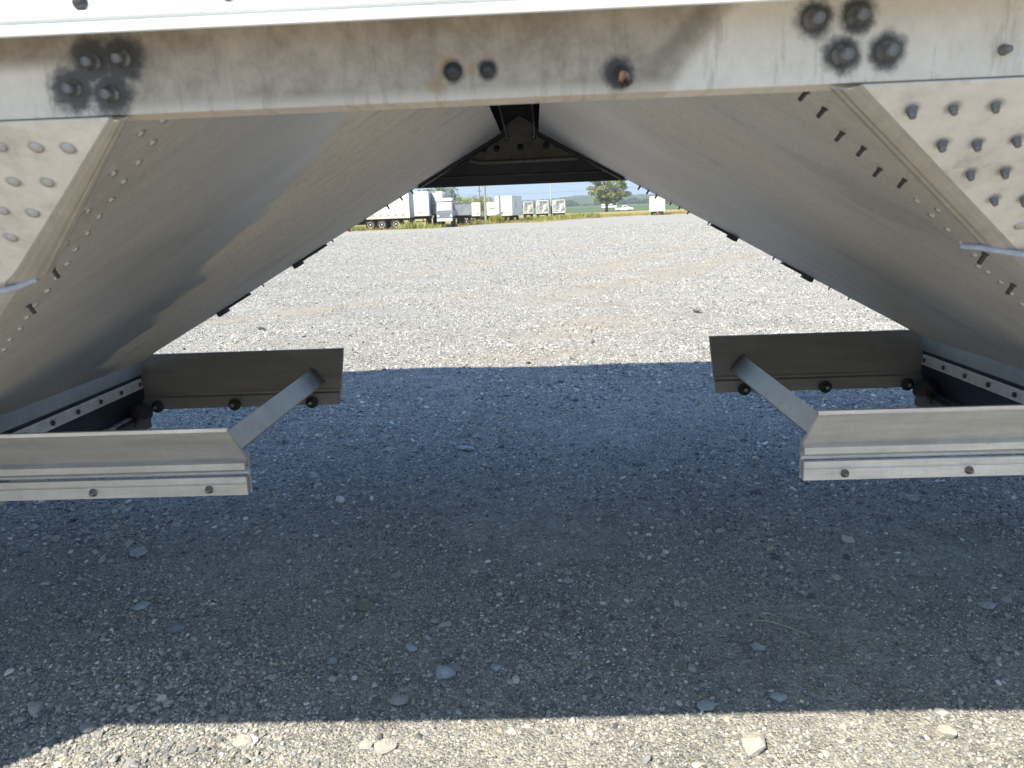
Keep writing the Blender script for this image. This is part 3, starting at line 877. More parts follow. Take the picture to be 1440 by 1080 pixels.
# ------------------------------------------------------------------ materials of the near trailer
CX = -0.05
def alu(name, base=(0.46, 0.45, 0.43), rough=0.42, metal=0.75, dust=0.35, streak=(1, 1, 1), dustc=(0.34, 0.30, 0.25), bump=0.15):
    b = NB(name)
    v = b.mapping(streak)
    n = b.noise(6, 6, 0.65, v)
    n2 = b.noise(60, 4, 0.7, v)
    big = b.noise(1.6, 4, 0.6)
    col = b.ramp(n, [(0.3, [c * 0.76 for c in base]), (0.7, [min(1, c * 1.12) for c in base])])
    sm = b.rng(b.noise(17, 5, .8, v), .60, .72)
    col = b.mix(b.math('MULTIPLY', sm, .35), col, [c * .45 for c in dustc])
    stk = b.noise(1.3, 5, .75, b.mapping((30, 2, 2)))
    col = b.mix(1.0, col, b.ramp(stk, [(.3, .92), (.7, 1.05)]), 'MULTIPLY')
    d = b.math('MULTIPLY', b.rng(b.math('ADD', b.math('MULTIPLY', big, .65), b.math('MULTIPLY', n2, .35)), 0.4, 0.62), dust * 1.6, True)
    col = b.mix(d, col, dustc)
    rr = b.math('ADD', b.math('MULTIPLY', n2, 0.18), rough - 0.09)
    mt = b.math('MULTIPLY', b.math('SUBTRACT', 1.0, b.math('MULTIPLY', d, 0.8)), metal)
    b.bump(n2, bump, 0.001)
    return b.fin(col, rr, mt)

def slope_mat():
    """aluminium slope sheets: brushed, dust film, long rain scratches running down the slope"""
    b = NB('slope_sheet_aluminium')
    x, y, z = b.sep()
    base = b.ramp(b.noise(3.2, 5, .6), [(0.3, (0.56, 0.55, 0.53)), (0.7, (0.68, 0.67, 0.645))])
    # distance fields: dust film towards the far ridge on the left sheet
    yy = b.math('ADD', y, b.math('MULTIPLY', b.noise(2.6, 5, .6), 0.9))
    line = b.math('ADD', yy, b.math('MULTIPLY', b.math('SUBTRACT', z, 1.0), 1.5))   # crosses the sheet diagonally
    left = b.rng(x, -0.06, -0.10)
    dust = b.rng(b.math('ADD', line, b.math('MULTIPLY', b.noise(30, 5, .8), .16)), 2.44, 2.56)
    dustL = b.math('MULTIPLY', dust, left)
    grain = b.noise(95, 4, .75)
    dcol = b.ramp(grain, [(0.35, (0.72, 0.62, 0.50)), (0.6, (0.90, 0.80, 0.67))])
    film0 = b.rng(b.noise(1.4, 4), 0.35, 0.7, 0.2, 0.5)
    film = b.mix(left, film0, b.rng(line, 1.7, 2.45, .52, .20))
    right = b.math('SUBTRACT', 1.0, left)
    f = b.math('MAXIMUM', b.math('MULTIPLY', dustL, 0.95), b.math('ADD', film, b.math('MULTIPLY', right, 0.25)))
    col = b.mix(f, base, dcol)
    run = b.noise(1.6, 6, .7, b.mapping((.9, 11, .9), (0, 0, R(-8))))
    col = b.mix(1.0, col, b.ramp(run, [(.3, (.90, .895, .885)), (.5, (.985, .985, .98)), (.72, (1.05, 1.045, 1.03))]), 'MULTIPLY')
    smr = b.rng(b.noise(1.9, 4, .6, b.mapping((1, 2.2, 1), (0, 0, R(20)))), .60, .66)
    col = b.mix(b.math('MULTIPLY', smr, .16), col, (.25, .23, .20))
    # scratches: lines along the slope fall line (constant-ish y), thin
    sv = b.mapping((1.2, 26, 1.2), (0, 0, R(-12)))
    sc = b.noise(1.5, 2, .5, sv)
    scr = b.math('MULTIPLY', b.rng(b.math('ABSOLUTE', b.math('SUBTRACT', sc, 0.5)), 0.0, 0.012, 1, 0), b.math('MULTIPLY', b.rng(b.noise(2.1, 2), .45, .6), b.math('ADD', b.math('MULTIPLY', dustL, .6), .04)))
    col = b.mix(scr, col, (0.13, 0.12, 0.105))
    # scattered nicks
    nk = b.rng(b.noise(22, 3, .6, b.mapping((1, 3, 1))), 0.74, 0.8)
    col = b.mix(b.math('MULTIPLY', nk, 0.5), col, (0.12, 0.11, 0.1))
    b.bump(b.math('ADD', b.math('MULTIPLY', grain, .35), b.math('MULTIPLY', b.noise(2.2, 2), 14)), 0.10, 0.0016)
    rr = b.math('ADD', b.math('MULTIPLY', f, 0.22), 0.33)
    return b.fin(col, rr, b.math('SUBTRACT', 0.85, b.math('MULTIPLY', f, 0.55)))
M_slope = slope_mat()

rail_bolts_L = [(-0.456, 1.319), (-0.424, 1.321), (-0.480, 1.294), (-0.441, 1.287)]
rail_bolts_R = [(0.287, 1.328), (0.330, 1.329), (0.317, 1.293), (0.361, 1.295)]
def rail_mat():
    b = NB('side_rail_aluminium')
    x, y, z = b.sep()
    n = b.noise(38, 6, .75)
    n1 = b.noise(7, 5, .65)
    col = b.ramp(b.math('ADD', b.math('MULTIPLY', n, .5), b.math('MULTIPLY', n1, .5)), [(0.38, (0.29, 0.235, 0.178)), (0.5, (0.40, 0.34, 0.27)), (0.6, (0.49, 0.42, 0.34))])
    clean_bounce = b.ramp(n, [(0.3, (0.72, 0.64, 0.54)), (0.7, (0.84, 0.77, 0.67))])
    # bounce light painted as paler metal right of a slanting band; left end cleaner
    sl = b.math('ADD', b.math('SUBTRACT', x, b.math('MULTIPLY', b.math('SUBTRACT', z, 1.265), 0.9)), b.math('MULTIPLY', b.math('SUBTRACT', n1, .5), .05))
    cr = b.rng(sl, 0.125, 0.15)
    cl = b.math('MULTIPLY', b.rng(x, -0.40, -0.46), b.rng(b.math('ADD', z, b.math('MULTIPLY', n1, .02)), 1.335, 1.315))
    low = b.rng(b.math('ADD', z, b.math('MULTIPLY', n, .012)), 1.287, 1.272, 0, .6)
    col = b.mix(b.math('MAXIMUM', b.math('MAXIMUM', cr, cl), low), col, clean_bounce)
    slant_band = b.math('MULTIPLY', b.rng(b.math('ABSOLUTE', b.math('SUBTRACT', sl, 0.108)), 0.002, 0.02, 1, 0), b.rng(z, 1.27, 1.30))  # darker slanting band across the rail
    col = b.mix(b.math('MULTIPLY', slant_band, 0.42), col, (0.13, 0.115, 0.095))
    drip = b.rng(b.noise(3, 6, .8, b.mapping((16, 1, 2.5))), .52, .66)
    col = b.mix(b.math('MULTIPLY', drip, .30), col, (0.15, 0.125, 0.10))
    pts = [((px, .85, pz), .0245) for px, pz in rail_bolts_L] + [((px, .85, pz), .0185) for px, pz in rail_bolts_R] + [((-.08, .85, 1.294), .0115), ((-.044, .85, 1.294), .0105), ((.090, .85, 1.285), .016)]
    s = b.spots(pts, 0, .36, b.noise(75, 5, .75), .55)
    col = b.mix(b.math('MULTIPLY', s, .92), col, (0.035, 0.035, 0.037))
    ru = b.spots([((-.088, .85, 1.303), .009), ((-.098, .85, 1.281), .009), ((-.062, .85, 1.294), .006)], 0, .6, n, .6)
    col = b.mix(b.math('MULTIPLY', ru, .45), col, (0.36, 0.22, 0.07))
    b.bump(n, .25, .0012)
    return b.fin(col, b.math('ADD', b.math('MULTIPLY', n, .2), .42), b.math('MULTIPLY', b.math('SUBTRACT', 1, s), .05))
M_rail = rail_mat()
def plate_mat(name, pts):
    b = NB(name)
    n = b.noise(40, 5, .75); n1 = b.noise(5, 5, .65)
    col = b.ramp(b.math('ADD', b.math('MULTIPLY', n, .4), b.math('MULTIPLY', n1, .6)), [(0.36, (0.64, 0.60, 0.55)), (0.5, (0.79, 0.755, 0.705)), (0.64, (0.87, 0.84, 0.80))])
    wear = b.rng(b.noise(14, 5, .8), .60, .70)
    col = b.mix(b.math('MULTIPLY', wear, .3), col, (.30, .29, .28))
    g = b.spots([(q, .0092) for q in pts], 0, .3, b.noise(120, 4, .7), .35)
    col = b.mix(b.math('MULTIPLY', g, .5), col, (.2, .195, .19))
    b.bump(n, .2, .001)
    return b.fin(col, .5, .25)
RIV_L = [(-.546, 1.241), (-.512, 1.239), (-.606, 1.208), (-.568, 1.206), (-.653, 1.177), (-.619, 1.173), (-.677, 1.144), (-.585, 1.243), (-.645, 1.21), (-.69, 1.18), (-.72, 1.146), (-.738, 1.112)]
RIV_R = [(.401, 1.242), (.444, 1.242), (.457, 1.209), (.496, 1.208), (.513, 1.177), (.552, 1.178), (.566, 1.146), (.604, 1.145), (.487, 1.243), (.537, 1.21), (.592, 1.179), (.645, 1.146)]
M_plateL = plate_mat('riveted_plate_left', [(x, .85 + 1.3 * (1.265 - z) - .005, z - .001) for x, z in RIV_L])
M_plateR = plate_mat('bolted_plate_right', [(x, .85 + 1.3 * (1.265 - z) - .005, z - .001) for x, z in RIV_R])
M_plate = alu('side_plate_aluminium', (0.72, 0.70, 0.67), 0.45, 0.35, 0.12, bump=.2, dustc=(.5, .45, .39))
M_extr = alu('corner_extrusion_aluminium', (0.46, 0.43, 0.385), 0.38, 0.5, 0.5, (6, 6, 6), (0.42, 0.37, 0.30))
M_trapr = alu('trap_rail_aluminium', (0.60, 0.59, 0.575), 0.42, 0.5, 0.3, (.6, 4, 4), (.40, .37, .33))
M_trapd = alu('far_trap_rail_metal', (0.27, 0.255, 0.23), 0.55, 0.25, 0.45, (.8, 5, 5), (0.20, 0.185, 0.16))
M_trapr2 = alu('bounce_lit_trap_rail_aluminium', (0.78, 0.76, 0.72), 0.42, 0.4, 0.2, (.6, 4, 4), (.5, .46, .40))  # lighter copy for the right near rail, extra bounce light put into its colour
M_lite = alu('bright_aluminium', (0.80, 0.79, 0.77), 0.36, 0.5, 0.12, (1, 5, 5))
M_strap = alu('strap_steel', (0.29, 0.28, 0.265), 0.42, 0.7, 0.12)
M_inner = alu('trap_end_aluminium', (0.22, 0.225, 0.23), 0.45, 0.5, 0.2)
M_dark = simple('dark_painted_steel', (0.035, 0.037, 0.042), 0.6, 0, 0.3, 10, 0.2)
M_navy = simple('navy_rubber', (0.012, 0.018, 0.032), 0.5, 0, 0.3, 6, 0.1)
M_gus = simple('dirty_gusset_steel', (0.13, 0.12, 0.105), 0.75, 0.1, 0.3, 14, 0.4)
M_bolt = simple('bolt_steel', (0.20, 0.20, 0.205), 0.4, 0.7, 0.25, 200)
M_boltd = simple('bolt_dark', (0.07, 0.07, 0.075), 0.5, 0.6, 0.3, 200)
M_rivet = simple('rivet_aluminium', (0.50, 0.49, 0.47), 0.35, 0.7, 0.1, 80)
M_rust = simple('rusty_steel', (0.075, 0.038, 0.026), 0.8, 0.2, 0.4, 300)
M_roller = simple('roller_rubber', (0.02, 0.02, 0.022), 0.7, 0, 0.3, 60)
M_panel = simple('white_side_panel', (0.84, 0.85, 0.84), 0.35, 0, 0.06, 4)
M_cable = simple('cable_sheath', (0.40, 0.44, 0.52), 0.45, 0, 0.15, 60)

# fastener meshes (unit: metres)
def fm(name, prof, mat, n=14):
    mb = MB(); mb.lathe(prof, n); return mb.mesh(name, mat)
ME_dome = fm('rivet', [(.0085, 0), (.0085, .0012), (.0075, .0032), (.005, .0050), (.002, .0058)], M_rivet)
ME_flat = fm('rivet', [(.0065, 0), (.0062, .002), (.0045, .0035), (.002, .004)], M_rivet, 12)
ME_collar = fm('bolt', [(.0115, 0), (.0115, .002), (.0085, .003), (.0082, .009), (.0062, .012), (.0060, .019), (.0045, .0195), (.0042, .0185)], M_bolt)
ME_stud = fm('bolt', [(.0075, 0), (.0075, .0015), (.0058, .0025), (.0058, .011), (.0048, .012), (.0045, .0165), (.003, .017)], M_bolt)
ME_pin = fm('stud', [(.006, 0), (.006, .002), (.0042, .0035), (.0040, .019), (.0028, .0195)], M_boltd, 10)
ME_disc = fm('bolt', [(.022, 0), (.022, .004), (.019, .006), (.012, .0065), (.012, .012), (.0085, .0125), (.0085, .02), (.0065, .021)], M_roller, 18)
ME_tip = fm('nut', [(.0085, .0), (.0085, .008), (.006, .0095), (.003, .010)], M_bolt, 6)
ME_small = fm('bolt', [(.010, 0), (.010, .002), (.0068, .0028), (.0068, .009), (.0045, .0095), (.0045, .014), (.003, .0145)], M_bolt)
ME_hole = fm('bolt', [(.0075, 0), (.0075, .003), (.0045, .0045)], M_boltd, 10)
ME_wash = fm('bolt', [(.0095, 0), (.0095, .0015), (.0055, .0022), (.005, .006), (.0025, .0065)], M_boltd, 16)

TR = empty('hopper_trailer', (CX, 2.1, 0), 'dirty aluminium hopper-bottom trailer overhead, its two hoppers sloping down from a peak', 'trailer')
TR.location = (0, 0, 0)

# body above (side wall, roof): white panelled box
mb = MB()
mb.box(-6.4, 6.4, 0.806, 0.83, 1.352, 3.95)
mb.build('near_side_wall', M_panel, TR)
mb = MB()
mb.extrude_x([(.850, 1.3490), (.8035, 1.3490), (.8035, 1.3365), (.8025, 1.3355), (.8000, 1.3355), (.7990, 1.3365), (.7990, 1.3445), (.8015, 1.3465), (.8015, 1.348), (.798, 1.350), (.798, 1.355), (.803, 1.357), (.850, 1.357)], -6.4, 6.4)
mb.build('side_wall_lip', M_panel, TR)
for x, z, s in ((-.436, 1.3650, .8), (-.290, 1.366, .7)):
    place(ME_wash, 'wall_bolt', TR, (x, .806, z), (0, -1, 0), s)
mb = MB(); mb.box(-6.4, 6.4, 3.37, 3.41, 1.30, 3.95); mb.build('far_side_wall', M_panel, TR)
mb = MB(); mb.box(-6.4, 6.4, .80, 3.40, 3.95, 3.99); mb.build('roof_tarp', M_panel, TR)
mb = MB(); mb.box(-6.42, -6.38, .8, 3.4, 1.3, 3.95); mb.box(6.38, 6.42, .8, 3.4, 1.3, 3.95); mb.build('end_wall', M_panel, TR)

# near side rail
mb = MB()
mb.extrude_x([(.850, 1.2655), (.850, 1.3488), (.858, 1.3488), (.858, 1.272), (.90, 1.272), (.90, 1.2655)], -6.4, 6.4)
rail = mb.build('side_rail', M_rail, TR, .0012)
for x, z in rail_bolts_L: place(ME_collar, 'bolt', rail, (x, .850, z), (0.0, -1, -.12), .80)
for x, z in rail_bolts_R: place(ME_collar, 'bolt', rail, (x, .850, z), (-.02, -1, -.12), 0.98)
for x in (-.08, -.044): place(ME_wash, 'bolt', rail, (x, .850, 1.294), (0, -1, 0), .95 if x < -.06 else .8)
place(ME_stud, 'bolt', rail, (.477, .850, 1.291), (0, -1, -.1), .75)
mb = MB(); mb.tube([(.092, .85, 1.287), (.093, .838, 1.284), (.096, .832, 1.278), (.099, .836, 1.273)], [.006, .0062, .0055, .005], 8)
mb.build('bent_stub', M_boltd, rail)
mb = MB(); mb.tube([(.0935, .8335, 1.2835), (.0925, .829, 1.2755), (.0945, .831, 1.269)], [.0035, .0048, .004], 8)
mb.build('rusty_nut', M_rust, rail)

# hopper pieces, mirrored about CX (X = offset from the ridge line)
def SP(X):               # slope sheet height at offset X
    return 1.265 - (X - 0.40) * 0.6
near_edge = [(.075, .862), (.40, .868), (.44, .925), (.53, .995), (.70, 1.128), (.84, 1.237), (1.10, 1.44), (1.425, 1.69)]
far_edge = [(1.425, 2.745), (1.33, 2.715), (1.09, 2.83), (.715, 2.97), (.41, 3.13), (.075, 3.34)]
def PZ(z, off=0.0):      # y of the inward-leaning side sheet at height z
    return .85 + 1.3 * (1.265 - z) + off
for s, side in ((-1, 'left'), (1, 'right')):
    T = lambda X, y, z: (CX + s * X, y, z)
    nrm = Vector((-s * 0.6, 0, -1)).normalized()      # outward face looks down and towards the ridge
    pts = [T(X, y, SP(X)) for X, y in near_edge] + [T(X, y, SP(X)) for X, y in far_edge]
    mb = MB(); mb.polyslab(pts, -nrm * .004)
    sh = mb.build('slope_sheet', M_slope, TR)
    # dark angle flange closing the far edge of the sheet under the far rail
    mb = MB()
    mb.quadbox(T(.075, 3.24, SP(.075) - .002), T(.40, 3.10, SP(.40) - .002), T(.40, 3.14, SP(.40) - .002), T(.075, 3.34, SP(.075) - .002), nrm * .010)
    mb.build('edge_angle', M_dark, TR)
    # side sheet leaning inwards from the rail towards the trap
    mb = MB()
    zb = .675
    q = [T(.395, PZ(1.2655, .004), 1.2655)] + [T(X + .06, y, SP(X)) for X, y in near_edge[2:]] + [T(1.46, PZ(zb), zb), T(2.10, PZ(zb), zb), T(3.10, .854, 1.2655)]
    # keep the sheet planar: re-evaluate y from height
    q = [(p[0], PZ(p[2], .004), p[2]) for p in q]
    mb.polyslab(q, (0, .004, .003))
    mb.build('side_sheet', M_plate, TR)
    # rounded bend joining side sheet and slope sheet
    mb = MB(); vs = []; fs = []
    rows = near_edge[2:]
    for X, y in rows:
        z = SP(X); A = Vector(T(X + .06, PZ(z, .004), z)); B = Vector(T(X, y, z)); Cn = Vector(T(X, PZ(z, .004), z))
        for u in (0, .25, .5, .75, 1):
            vs.append(A * (1 - u) ** 2 + Cn * 2 * u * (1 - u) + B * u * u)
    for i in range(len(rows) - 1):
        for j in range(4): fs.append((i * 5 + j, i * 5 + j + 1, i * 5 + j + 6, i * 5 + j + 5))
    mb.add(vs, fs, True); mb.build('corner_bend', M_plate, TR)
    # riveted plate over the upper part of the side sheet
    if side == 'left':
        q = [(-.442, 1.2645), (-.70, 1.108), (-.775, 1.071), (-1.30, 1.071), (-1.30, 1.2645)]
    else:
        q = [(.337, 1.2645), (.662, 1.072), (1.30, 1.072), (1.30, 1.2645)]
    mb = MB(); mb.polyslab([(x, PZ(z, -.002), z) for x, z in q], (0, -.003, -.0025))
    plate = mb.build('side_plate', M_plateL if side == 'left' else M_plateR, TR, .0008)
    pn = Vector((0, -1, -1.3)).normalized()
    if side == 'left':
        rv = [(-.546, 1.241), (-.512, 1.239), (-.606, 1.208), (-.568, 1.206), (-.653, 1.177), (-.619, 1.173), (-.677, 1.144), (-.735, 1.112), (-.70, 1.147)]
        rv = rv[:7] + [(-.585, 1.243), (-.645, 1.21), (-.69, 1.18), (-.72, 1.146), (-.738, 1.112)]
        for x, z in rv: place(ME_dome, 'rivet', plate, (x, PZ(z, -.005), z - .001), pn, random.uniform(.86, .96))
    else:
        rv = [(.401, 1.242), (.444, 1.242), (.457, 1.209), (.496, 1.208), (.513, 1.177), (.552, 1.178), (.566, 1.146), (.604, 1.145), (.487, 1.243), (.537, 1.21), (.592, 1.179), (.645, 1.146)]
        for x, z in rv: place(ME_stud, 'bolt', plate, (x, PZ(z, -.005), z - .001), (pn + Vector((random.uniform(-.28, -.1), -.1, random.uniform(.0, .15)))).normalized(), random.uniform(.72, .86))
        place(ME_dome, 'rivet', plate, (.629, PZ(1.11, -.005), 1.109), pn, .9)
        place(ME_dome, 'rivet', plate, (.67, PZ(1.11, -.005), 1.109), pn, .9)
    # corner extrusion: rounded cover strip running down the corner
    if side == 'left':
        a0, a1, b0, b1 = (-.444, 1.2645), (-.427, 1.2645), (-.763, 1.073), (-.675, 1.095)
    else:
        a0, a1, b0, b1 = (.337, 1.2645), (.306, 1.2645), (.662, 1.073), (.602, 1.085)
    mb = MB(); vs = []; fs = []
    K = 8
    for (p, q2) in ((a0, a1), (b0, b1)):
        P0 = Vector((p[0], PZ(p[1], -.004), p[1])); P1 = Vector((q2[0], PZ(q2[1], .0), q2[1]))
        for i in range(K + 1):
            u = i / K
            lift = .0032 * min(1, 7 * min(u, 1 - u)) + (.0016 if .3 < u < .7 else 0)
            vs.append(P0.lerp(P1, u) + pn * lift)
    for i in range(K): fs.append((i, i + 1, K + 2 + i, K + 1 + i))
    mb.add(vs, fs, False)
    ext = mb.build('corner_extrusion', M_extr, TR)
    sd = ext.modifiers.new('thick', 'SOLIDIFY'); sd.thickness = .002
    # cable end that sweeps out of the extrusion mouth
    mb = MB()
    if side == 'left':
        cp = [(-1.05, PZ(1.075) - .016, 1.074), (-.83, PZ(1.075) - .016, 1.067), (-.770, PZ(1.07) - .016, 1.066), (-.735, PZ(1.075) - .014, 1.073), (-.702, PZ(1.085) - .006, 1.084)]
    else:
        cp = [(1.0, PZ(1.07) - .016, 1.062), (.72, PZ(1.07) - .016, 1.064), (.66, PZ(1.07) - .016, 1.068), (.63, PZ(1.075) - .012, 1.074), (.60, PZ(1.085) - .004, 1.080), (.585, PZ(1.09) + .02, 1.082)]
    mb.tube(cp, .0045, 8); mb.build('cable', M_cable, TR)
    # bend strip below the plate, easing the side sheet into the slope sheet
    sl_n = nrm
    if side == 'left':
        rr1 = [(-.437, .954), (-.472, .994), (-.507, 1.021), (-.543, 1.047), (-.579, 1.076), (-.615, 1.103), (-.652, 1.132), (-.691, 1.162), (-.728, 1.197), (-.766, 1.226), (-.803, 1.254), (-.844, 1.280), (-.886, 1.315), (-.925, 1.349), (-.961, 1.369), (-1.0, 1.404), (-1.04, 1.435), (-1.08, 1.465)]
        rr2 = [(-.462, .946), (-.530, .999), (-.602, 1.055), (-.674, 1.112)]
        for x, y in rr1 + rr2:
            X = -(x - CX); place(ME_flat, 'rivet', sh, (x, y, SP(X)), sl_n, 1.0)
        for x, y in ((-.758, 1.192), (-.863, 1.280)):
            X = -(x - CX); place(ME_pin, 'stud', sh, (x + .02, y - .02, SP(X - .02)), sl_n, .85)
    else:
        for x, y in [(.329, .988), (.359, 1.01), (.401, 1.06), (.433, 1.069), (.476, 1.117), (.503, 1.101)]:
            X = x - CX; place(ME_pin, 'stud', sh, (x, y, SP(X)), (sl_n + Vector((-.25, -.2, 0))).normalized(), .72)
        for x, y in [(.551, 1.163), (.574, 1.147), (.587, 1.192), (.625, 1.217), (.663, 1.247), (.698, 1.271), (.736, 1.325), (.753, 1.327), (.785, 1.342), (.825, 1.377), (.866, 1.41), (.905, 1.44)]:
            X = x - CX; place(ME_flat, 'rivet', sh, (x, y, SP(X)), sl_n, .95)
        for x, y in ((.690, 1.225), (.788, 1.310)):
            X = x - CX; place(ME_pin, 'stud', sh, (x, y, SP(X)), sl_n, .95)
    # fasteners and clip plates that stand out along the far edge
    def far_y(X):
        return float(np.interp(X, [p[0] for p in far_edge[::-1]][:-1], [p[1] for p in far_edge[::-1]][:-1]))
    for X in ((.43, .47, .52, .60, .66, .72, .78, .97, 1.02) if side == 'left' else (.40, .46, .49, .52, .57, .60, .63, .70, .92, 1.10, 1.16)):
        place(ME_pin, 'stud', sh, T(X, far_y(X) - .006, SP(X)), sl_n, .8 if X < .55 else .6)
    for X, X2 in (((.745, .865), (1.02, 1.13)) if side == 'left' else ((.71, .80), (.95, 1.05))):
        mb = MB(); mb.quadbox(T(X, far_y(X) - .006, SP(X)), T(X2, far_y(X2) - .006, SP(X2)), T(X2, far_y(X2) + .02, SP(X2)), T(X, far_y(X) + .02, SP(X)), nrm * .007)
        mb.build('clip_strip', M_dark, sh)
        mb = MB(); mb.quadbox(T(X2 - .03, far_y(X2 - .03) - .008, SP(X2 - .03)), T(X2, far_y(X2) - .008, SP(X2)), T(X2, far_y(X2) + .02, SP(X2)), T(X2 - .03, far_y(X2 - .03) + .02, SP(X2 - .03)), nrm * .016)
        mb.build('clip_plate', M_dark, sh)
    # far side sheet (mirror of the near one)
    mb = MB()
    inner = [(X, y + .004, SP(X)) for X, y in far_edge[:5]] + [(.40, 3.35, 1.2655)]
    nI = len(inner)
    for k_ in range(nI - 1):
        a, b_ = inner[k_], inner[k_ + 1]
        o1 = 2.1 + k_ / (nI - 1) * 1.0; o2 = 2.1 + (k_ + 1) / (nI - 1) * 1.0
        mb.quadbox(T(*a), T(*b_), T(o2, b_[1], b_[2]), T(o1, a[1], a[2]), (0, .004, 0))
    mb.build('far_side_sheet', M_plate, TR)
    # outer slope of this hopper
    mb = MB(); mb.quadbox(T(2.10, 1.64, .67), T(3.10, .87, 1.2655), T(3.10, 3.33, 1.2655), T(2.10, 2.72, .67), (0, 0, .004)); mb.build('outer_slope_sheet', M_slope, TR)
    mb = MB(); mb.box(min(CX + s * 3.1, s * 6.4), max(CX + s * 3.1, s * 6.4), .87, 3.35, 1.27, 1.275); mb.build('floor_pan', M_plate, TR)
    # trap end: mouth strip, retaining strip with bolts, rubber flap, door edge
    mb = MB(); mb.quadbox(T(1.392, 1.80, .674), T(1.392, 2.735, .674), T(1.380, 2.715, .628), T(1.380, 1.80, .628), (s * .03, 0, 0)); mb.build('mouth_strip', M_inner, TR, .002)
    mb = MB(); mb.quadbox(T(1.375, 1.80, .618), T(1.375, 2.675, .618), T(1.372, 2.675, .583), T(1.372, 1.80, .583), (s * .008, 0, 0))
    st = mb.build('retaining_strip', M_lite, TR, .001)
    for k_ in range(7):
        place(ME_hole, 'bolt', st, T(1.372, 2.655 - k_ * .128, .600), (-s, 0, 0), 1.05)
    mb = MB(); mb.box(*sorted((CX + s * 1.386, CX + s * 1.42)), 1.80, 2.70, .47, .632); mb.build('rubber_flap', M_navy, TR)
    mb = MB(); mb.box(*sorted((CX + s * 1.36, CX + s * 1.382)), 1.81, 2.60, .455, .505); mb.build('door_edge', M_trapr if side == 'left' else M_dark, TR, .002)
    Mx = Matrix.Translation(T(1.36, 2.60, .505)) @ Matrix.Rotation(R(90), 4, 'X')
    mb = MB(); mb.lathe([(.034, -.03), (.034, .03), (.02, .034), (.012, .05)], 18, Mx)
    mb.build('roller', M_roller, TR)
    mb = MB(); mb.box(*sorted((CX + s * 1.33, CX + s * 1.44)), 2.44, 2.62, .452, .50)
    mb.lathe([(.028, -.04), (.028, .04)], 14, Matrix.Translation(T(1.37, 2.50, .47)) @ Matrix.Rotation(R(90), 4, 'X'))
    mb.build('roller_bracket', M_dark, TR, .004)
    mb = MB(); mb.tube([T(1.335, 2.56, .515), T(1.325, 2.53, .505), T(1.33, 2.50, .49)], .006, 6); mb.build('bracket_pin', M_rust, TR)
    # near trap rail
    x_in, x_out = CX + s * .668, CX + s * 2.45
    mb = MB()
    # flange, leaning out towards the viewer at its top
    prof = [(1.690, .684), (1.778, .590), (1.764, .583), (1.764, .567), (1.785, .556), (1.785, .548), (1.792, .548), (1.792, .562), (1.776, .572), (1.776, .580), (1.786, .588), (1.786, .594), (1.698, .686), (1.690, .6885)]
    mb.extrude_x(prof, x_in, x_out)
    nr = mb.build('near_trap_rail', M_trapr if side == 'left' else M_trapr2, TR, .0008)
    mb = MB(); mb.extrude_x([(1.6885, .6835), (1.6885, .692), (1.6985, .692), (1.6985, .6835)], x_in, x_out); mb.build('top_edge', M_lite, nr)
    mb = MB(); mb.extrude_x([(1.770, .500), (1.770, .5275), (1.772, .5285), (1.772, .5305), (1.770, .5315), (1.770, .5465), (1.782, .5465), (1.782, .500)], x_in + s * .002, x_out); mb.build('wear_bar', M_lite if side == 'right' else M_trapr, nr, .0006)
    for X in ((.766, 1.055, 1.345) if s > 0 else (.764, 1.053, 1.342)):
        place(ME_small, 'bolt', nr, T(X, 1.770, .516), (0, -1, -.05), 1.0)
    mb = MB(); mb.polyslab([(x_in - s * .001, y, z) for y, z in ((1.79, .50), (1.80, .60), (1.786, .585))], (s * .004, 0, 0)); mb.build('end_cap', M_trapr, nr)
    # far trap rail: inner face seen
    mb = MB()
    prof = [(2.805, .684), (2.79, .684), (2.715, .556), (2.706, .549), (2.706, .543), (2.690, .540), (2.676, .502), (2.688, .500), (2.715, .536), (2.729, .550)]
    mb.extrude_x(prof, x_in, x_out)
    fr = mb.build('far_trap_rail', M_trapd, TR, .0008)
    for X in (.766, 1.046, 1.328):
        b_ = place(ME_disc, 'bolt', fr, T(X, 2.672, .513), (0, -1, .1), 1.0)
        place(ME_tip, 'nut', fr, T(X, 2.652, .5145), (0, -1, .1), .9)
    # flat brace strap between the two rails
    mb = MB()
    e0 = (Vector(T(.776, 2.74, .622)), Vector(T(.728, 2.72, .577))); e1 = (Vector(T(.708, 1.79, .659)), Vector(T(.684, 1.79, .610)))
    vs = []; fs = []
    for k_ in range(13):
        u = k_ / 12
        a, b_ = e0[0].lerp(e1[0], u), e0[1].lerp(e1[1], u)
        vs += [a, b_, b_ + Vector((0, .002, -.005)), a + Vector((0, .002, -.005))]
    for k_ in range(12):
        for m_ in range(4): fs.append((k_ * 4 + m_, k_ * 4 + (m_ + 1) % 4, k_ * 4 + 4 + (m_ + 1) % 4, k_ * 4 + 4 + m_))
    mb.add(vs, fs)
    sp_ = mb.build('brace_strap', M_strap, TR)
    mb = MB(); mb.tube([e0[0] + Vector((s * .004, -.004, .004)), e0[0].lerp(e0[1], .3) + Vector((0, -.003, .005)), e0[0].lerp(e0[1], .7) + Vector((0, -.004, .002)), e0[1] + Vector((0, -.004, -.003))], [.004, .0055, .0045, .004], 7)
    mb.build('weld_bead', M_gus, sp_)

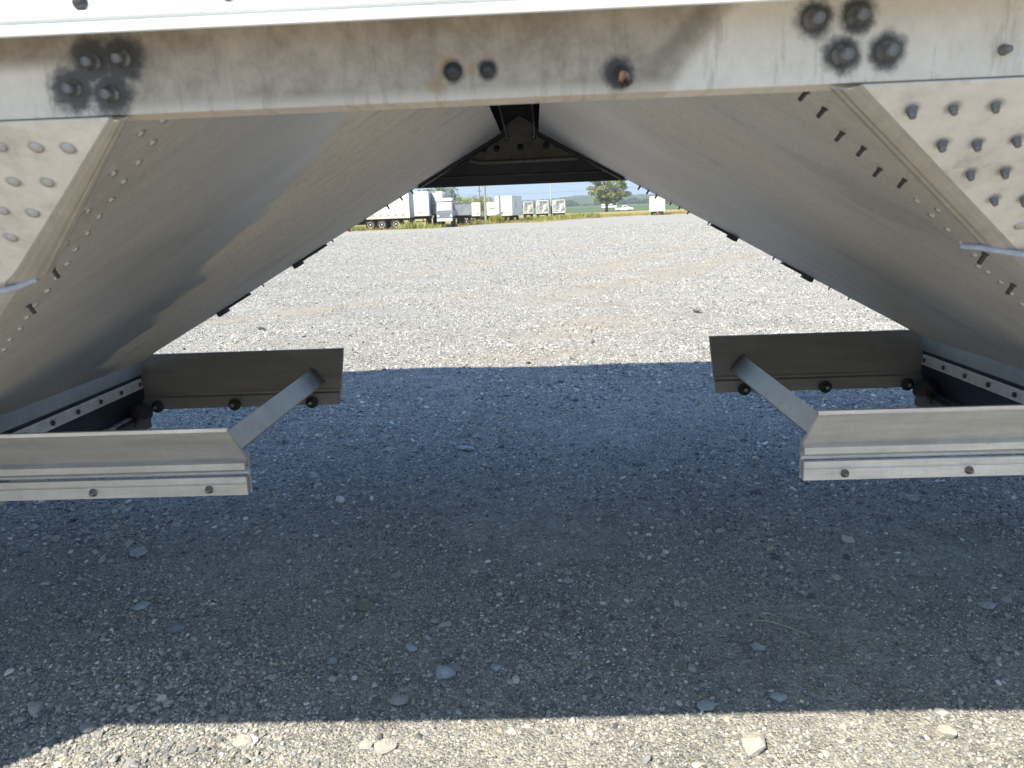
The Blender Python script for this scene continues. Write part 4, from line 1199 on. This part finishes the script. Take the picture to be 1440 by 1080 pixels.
# far rail, cross beam and gusset closing the peak
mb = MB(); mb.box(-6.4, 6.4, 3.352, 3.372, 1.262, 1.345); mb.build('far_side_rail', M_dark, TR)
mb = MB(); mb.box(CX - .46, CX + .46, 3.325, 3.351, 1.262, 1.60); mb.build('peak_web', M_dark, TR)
mb = MB(); mb.extrude_x([(3.322, 1.297), (3.316, 1.301), (3.322, 1.304)], CX - .40, CX + .40); mb.build('web_seam', M_gus, TR)
g = [(-.215, 1.357), (.180, 1.357), (.19, 1.372), (.105, 1.432), (.045, 1.432), (.035, 1.450), (.03, 1.468), (-.012, 1.505), (-.052, 1.528), (-.088, 1.505), (-.130, 1.468), (-.135, 1.450), (-.145, 1.432), (-.205, 1.432 - .02), (-.262, 1.372)]
mb = MB(); mb.polyslab([(x, 3.318, z) for x, z in g], (0, .007, 0)); gp = mb.build('gusset_plate', M_gus, TR, .002)
mb = MB(); mb.tube([(-.262, 3.314, 1.365), (-.215, 3.312, 1.352), (0, 3.312, 1.353), (.18, 3.312, 1.355), (.20, 3.314, 1.372)], .008, 8); mb.build('weld_bead', simple('weld_grey', (.20, .185, .16), .7, .2, .3, 60, .5), gp)
mb = MB(); mb.tube([(-.13, 3.314, 1.472), (-.088, 3.314, 1.508), (-.052, 3.314, 1.531), (-.012, 3.314, 1.508), (.03, 3.314, 1.471)], .004, 6); mb.build('weld_bead', M_gus, gp)
for x in (-.20, -.148, -.049, .056, .105): place(ME_disc, 'plug', gp, (x, 3.318, 1.392 + .018 + x * .02), (0, -1, 0), .62)
for x in (-.105, .005): place(ME_collar, 'bolt', gp, (x, 3.318, 1.445), (0, -1, 0), 1.0)
for x0, x1 in ((-.140, -.105), (.004, .008)):
    mb = MB(); mb.quadbox((x0 - .003, 3.10, 1.62), (x0 + .004, 3.10, 1.62), (x1 + .004, 3.30, 1.452), (x1 - .003, 3.30, 1.452), (0, .012, .0)); mb.build('hanger_edge', M_strap, TR)
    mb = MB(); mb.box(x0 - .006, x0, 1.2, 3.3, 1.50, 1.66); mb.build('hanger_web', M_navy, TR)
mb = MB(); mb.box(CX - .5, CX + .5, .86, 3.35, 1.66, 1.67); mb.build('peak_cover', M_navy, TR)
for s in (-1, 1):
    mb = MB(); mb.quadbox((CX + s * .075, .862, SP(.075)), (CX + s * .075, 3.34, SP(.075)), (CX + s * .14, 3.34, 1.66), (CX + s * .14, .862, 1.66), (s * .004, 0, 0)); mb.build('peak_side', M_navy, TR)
# added plate under the rail, unseen, outlined to cast the lower-left shadow
mb = MB(); mb.polyslab([(-1.68, .852, 1.2655), (-1.735, .852, 1.00), (-1.8, .852, .80), (-3.2, .852, .80), (-3.2, .852, 1.2655)], (0, .012, 0)); mb.build('shadow_plate', M_plate, TR)

# ------------------------------------------------------------------ air between the camera and the hills
mb = MB(); mb.box(-1500, 1500, -100, 2000, -3, 45)
hm = bpy.data.materials.new('haze_air'); hm.use_nodes = True
hm.node_tree.nodes.clear()
ho = hm.node_tree.nodes.new('ShaderNodeOutputMaterial'); hv = hm.node_tree.nodes.new('ShaderNodeVolumePrincipled')
hv.inputs['Color'].default_value = (0.86, 0.92, 1.0, 1); hv.inputs['Density'].default_value = 0.00035; hv.inputs['Anisotropy'].default_value = 0.2
hm.node_tree.links.new(hv.outputs[0], ho.inputs['Volume'])
hz = mb.build('haze', hm); hz['kind'] = 'stuff'; hz['label'] = 'thin pale air over the yard and fields'; hz['category'] = 'haze'
